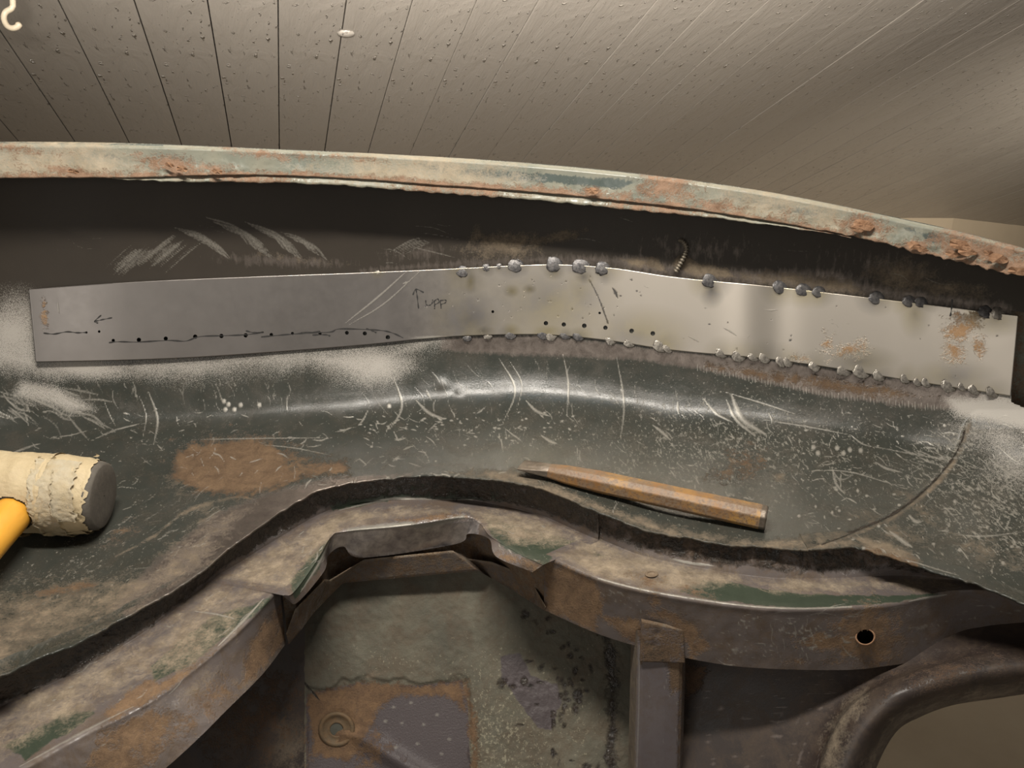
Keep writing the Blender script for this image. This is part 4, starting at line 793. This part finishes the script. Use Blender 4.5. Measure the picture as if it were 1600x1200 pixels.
lathe([(XS_, ctr), (XS_, 0.022), (XS_+.004, 0.0262), (-0.03, R_M-0.0018), (0.03, R_M-.0022), (XE-.004, R_M-.0036), (XE-0.0006, R_M-.0050), (XE, R_M-0.0065), (XE+.0003, 0.015), (XE+.0003, ctr)], 64, 'head', M_rub)
# tape strips wound round the head, each a slightly curved band with a torn edge
def tape(x0, x1, a0, a1, lift, mat, seed, tear0=0.0008, tear1=0.0008, skew=0.0, hole=False):
    r = np.random.default_rng(seed); na, nx = (220, 60) if hole else (90, 24); A = np.linspace(a0, a1, na); out = np.zeros((nx, na, 3))
    e0 = (fractal(A*40, 0*A, 4, seed, 3) - .5)*2*tear0; e1 = (fractal(A*40, 0*A, 4, seed+1, 3) - .5)*2*tear1
    keep = np.ones((nx, na), bool)
    for j in range(na):
        xx = np.linspace(x0 + e0[j] + skew*A[j], x1 + e1[j] + skew*A[j], nx)
        for i in range(nx):
            wr = mnoise.noise(Vector((xx[i]*110 + seed, math.cos(A[j])*2.2, math.sin(A[j])*2.2)))*0.0011 + mnoise.noise(Vector((xx[i]*320, A[j]*9, seed)))*0.0004
            if hole:
                sa = R_M*math.atan2(math.sin(A[j]), math.cos(A[j])); d = math.hypot(xx[i]+0.002, sa)
                pass
            e = min(i, nx-1-i)/nx; rad = R_M - 0.0042*np.clip((xx[i]-0.02)/0.03, 0, 1)**2 + lift + wr + (0.0009 if e < 0.05 else 0)
            out[i, j] = cen + axis*xx[i] + rad*(math.cos(A[j])*hd + math.sin(A[j])*sd2)
            if hole:
                d = math.hypot((xx[i]+0.002), rad*(math.atan2(math.sin(A[j]), math.cos(A[j])))); keep[i, j] = d > 0.0145 
    Fc = grid_faces(nx, na); Fc = Fc[keep.ravel()[Fc].all(1)]
    return mesh('tape_strip', out, Fc, mat, mal)
tape(-0.068, 0.018, -3.1, 3.15, 0.0002, M_tape, 3, hole=True)
tape(0.014, 0.048, -3.1, 3.15, 0.0000, M_tape, 5, 0.001, 0.0040)
tape(0.013, 0.030, -1.2, 1.3, 0.0009, M_tape2, 9, 0.003, 0.003, 0.004)
tape(0.018, 0.0475, 0.6, 2.6, 0.0008, M_tape, 12, 0.002, 0.003, -0.002)
tape(-0.062, -0.034, 0.7, 2.7, 0.0009, M_tape2, 15, 0.002, 0.003)
tape(0.014, 0.044, -1.6, 0.1, 0.0008, M_tape2, 18, 0.003, 0.003, 0.003)
tape(-0.040, -0.008, 0.55, 1.5, 0.0016, M_tape, 21, 0.003, 0.003, 0.006)
# peeled tape curls
def curl(x_, ang, L, seed):
    base = cen + axis*x_ + (R_M+0.0002)*(math.cos(ang)*hd + math.sin(ang)*sd2); up = (math.cos(ang)*hd + math.sin(ang)*sd2); V = []
    for k in np.linspace(0, 1, 8):
        c0 = base + up*L*k + axis*L*0.7*math.sin(k*3.2)*(1 if seed % 2 else -1); wd_ = 0.0022*(1-k*0.7)
        V += [c0 - axis*wd_, c0 + axis*wd_*0.6 + hd*0.0008*k]
    Fc = [(2*i, 2*i+1, 2*i+3, 2*i+2) for i in range(7)]; mesh('tape_curl', V, Fc, M_tape, mal)
# top of the head as seen from the camera
upA = math.atan2(sd2[2], hd[2])
curl(0.018, upA + 0.1, 0.0045, 1); curl(0.012, upA + 0.1, 0.003, 2); curl(0.046, upA - 0.2, 0.003, 3)
# handle: oval wooden shaft leaving the head towards the viewer
prof = [(0.018, 0.0128), (0.0285, 0.0132), (0.034, 0.0134), (0.06, 0.0128), (0.12, 0.0120), (0.20, 0.0125), (0.27, 0.0150), (0.275, 0.0135), (0.277, 0.0008)]
a = np.linspace(0, 2*math.pi, 33)[:-1]; hb = cen + axis*(-0.002)
V = np.concatenate([hb + hd*d + r*(1.05*np.cos(a)[:, None]*axis + 0.98*np.sin(a)[:, None]*sd2) for d, r in prof])
mesh('handle', V, grid_faces(len(prof), 32, True), M_hand, mal)

# ------------------------------------------------------------------ cold chisel with worn orange paint
c0 = floor_pt(832, 742); c1 = floor_pt(1196, 826); RC = 0.0085
c0 = c0 + np.array([0, 0, 0.0070]); c1 = c1 + np.array([0, 0, RC + 0.0005]); ax = c1 - c0; Lc = np.linalg.norm(ax); ax /= Lc
chis = empty('chisel', tuple((c0 + c1)/2), 'worn orange painted cold chisel lying along the bowl edge', 'chisel')
sdw = np.cross(ax, (0, 0, 1)); sdw /= np.linalg.norm(sdw); upw = np.cross(sdw, ax)
mco, nt, bs = new_mat('worn_orange_chisel_paint'); t = NT(nt)
n1 = t.noise(70, 7, 0.7); n2 = t.noise(500, 4, 0.7)
cc = t.mixc(t.step(t.noise(30, 4, .6), .4, .6), (0.34, 0.19, 0.055), (0.23, 0.115, 0.04)); cc = t.mixc(t.step(t.math('ADD', n1, t.math('MULTIPLY', n2, .3)), 0.58, 0.70), cc, (0.19, 0.135, 0.09)); cc = t.mixc(t.step(t.math('ADD', n2, t.math('MULTIPLY', t.math('SUBTRACT', n1, 0.5), 0.5)), 0.50, 0.64), cc, (0.15, 0.08, 0.035))
t.lk(cc, bs.inputs['Base Color']); bs.inputs['Roughness'].default_value = 0.5; t.lk(t.bump(t.math('ADD', n1, n2), 0.4, 0.0006), bs.inputs['Normal'])
M_steelc = simple_mat('dull_chisel_steel', (0.22, 0.185, 0.15), (0.13, 0.105, 0.08), 0.45, 160, 0.4, 300, 0.6)
def octo(prof, name, mat, cap0=False, cap1=False):
    rings = []
    for d, hw, hh_ in prof:
        k = 0.5
        sec = [(hw, hh_*k), (hw*k, hh_), (-hw*k, hh_), (-hw, hh_*k), (-hw, -hh_*k), (-hw*k, -hh_), (hw*k, -hh_), (hw, -hh_*k)]
        rings.append([c0 + ax*d*Lc + sdw*p + upw*q for p, q in sec])
    V = np.array(rings).reshape(-1, 3); Fc = [tuple(int(i) for i in f) for f in grid_faces(len(prof), 8, True)]
    if cap0: Fc.append(tuple(range(7, -1, -1)))
    if cap1: Fc.append(tuple(range((len(prof)-1)*8, len(prof)*8)))
    o = mesh(name, V, Fc, mat, chis, smooth=False)
    md = o.modifiers.new('bevel', 'BEVEL'); md.width = 0.0007; md.segments = 2
    return o
octo([(0.08, 0.0066, 0.0052), (0.16, 0.0078, 0.0068), (0.30, 0.0086, 0.0080), (0.975, 0.0088, RC)], 'shaft', mco)
octo([(-0.055, 0.0095, 0.0010), (-0.02, 0.0090, 0.0022), (0.05, 0.0072, 0.0046), (0.081, 0.0066, 0.0053)], 'blade', M_steelc, True)
octo([(0.974, 0.0088, RC), (0.992, 0.0086, RC*0.98), (1.0, 0.0080, RC*0.92)], 'struck_end', M_steelc, False, True)

# ------------------------------------------------------------------ hook hanging from the boards
M_hook = simple_mat('cream_painted_hook', (0.52, 0.45, 0.34), (0.44, 0.37, 0.27), 0.4, 80, 0.2)
Dh = 1.20; pts = resample([(21, -75), (20, -40), (20, 0), (19, 12), (9, 19), (6, 28), (10, 39), (18, 44), (27, 42), (31, 35)], 60)
base_h = onceil(22, -75)
hk = empty('ceiling_hook', tuple(P(20, 0, Dh)), 'cream painted screw hook hanging from the grey boards', 'hook')
V, Fc = tube(P(pts[:, 0], pts[:, 1], Dh), np.r_[np.full(52, 0.0042), np.linspace(0.0042, 0.0048, 5), [0.0044, 0.0030, 0.0012]], 12); mesh('hook_bar', V, Fc, M_hook, hk)

# dab of paint stuck to the boards
bmm = bmesh.new(); bmesh.ops.create_icosphere(bmm, subdivisions=2, radius=1.0); pc = onceil(541, 52)
for v in bmm.verts:
    q = aW*v.co.x*0.017 + bW*v.co.y*0.012 + nW*(v.co.z*0.006); v.co = Vector(pc + q)
me = bpy.data.meshes.new('paint_lump'); bmm.to_mesh(me); bmm.free(); me.materials.append(M_board); me.polygons.foreach_set('use_smooth', np.ones(len(me.polygons), bool))
link(bpy.data.objects.new('paint_lump', me)).parent = ceiling_o
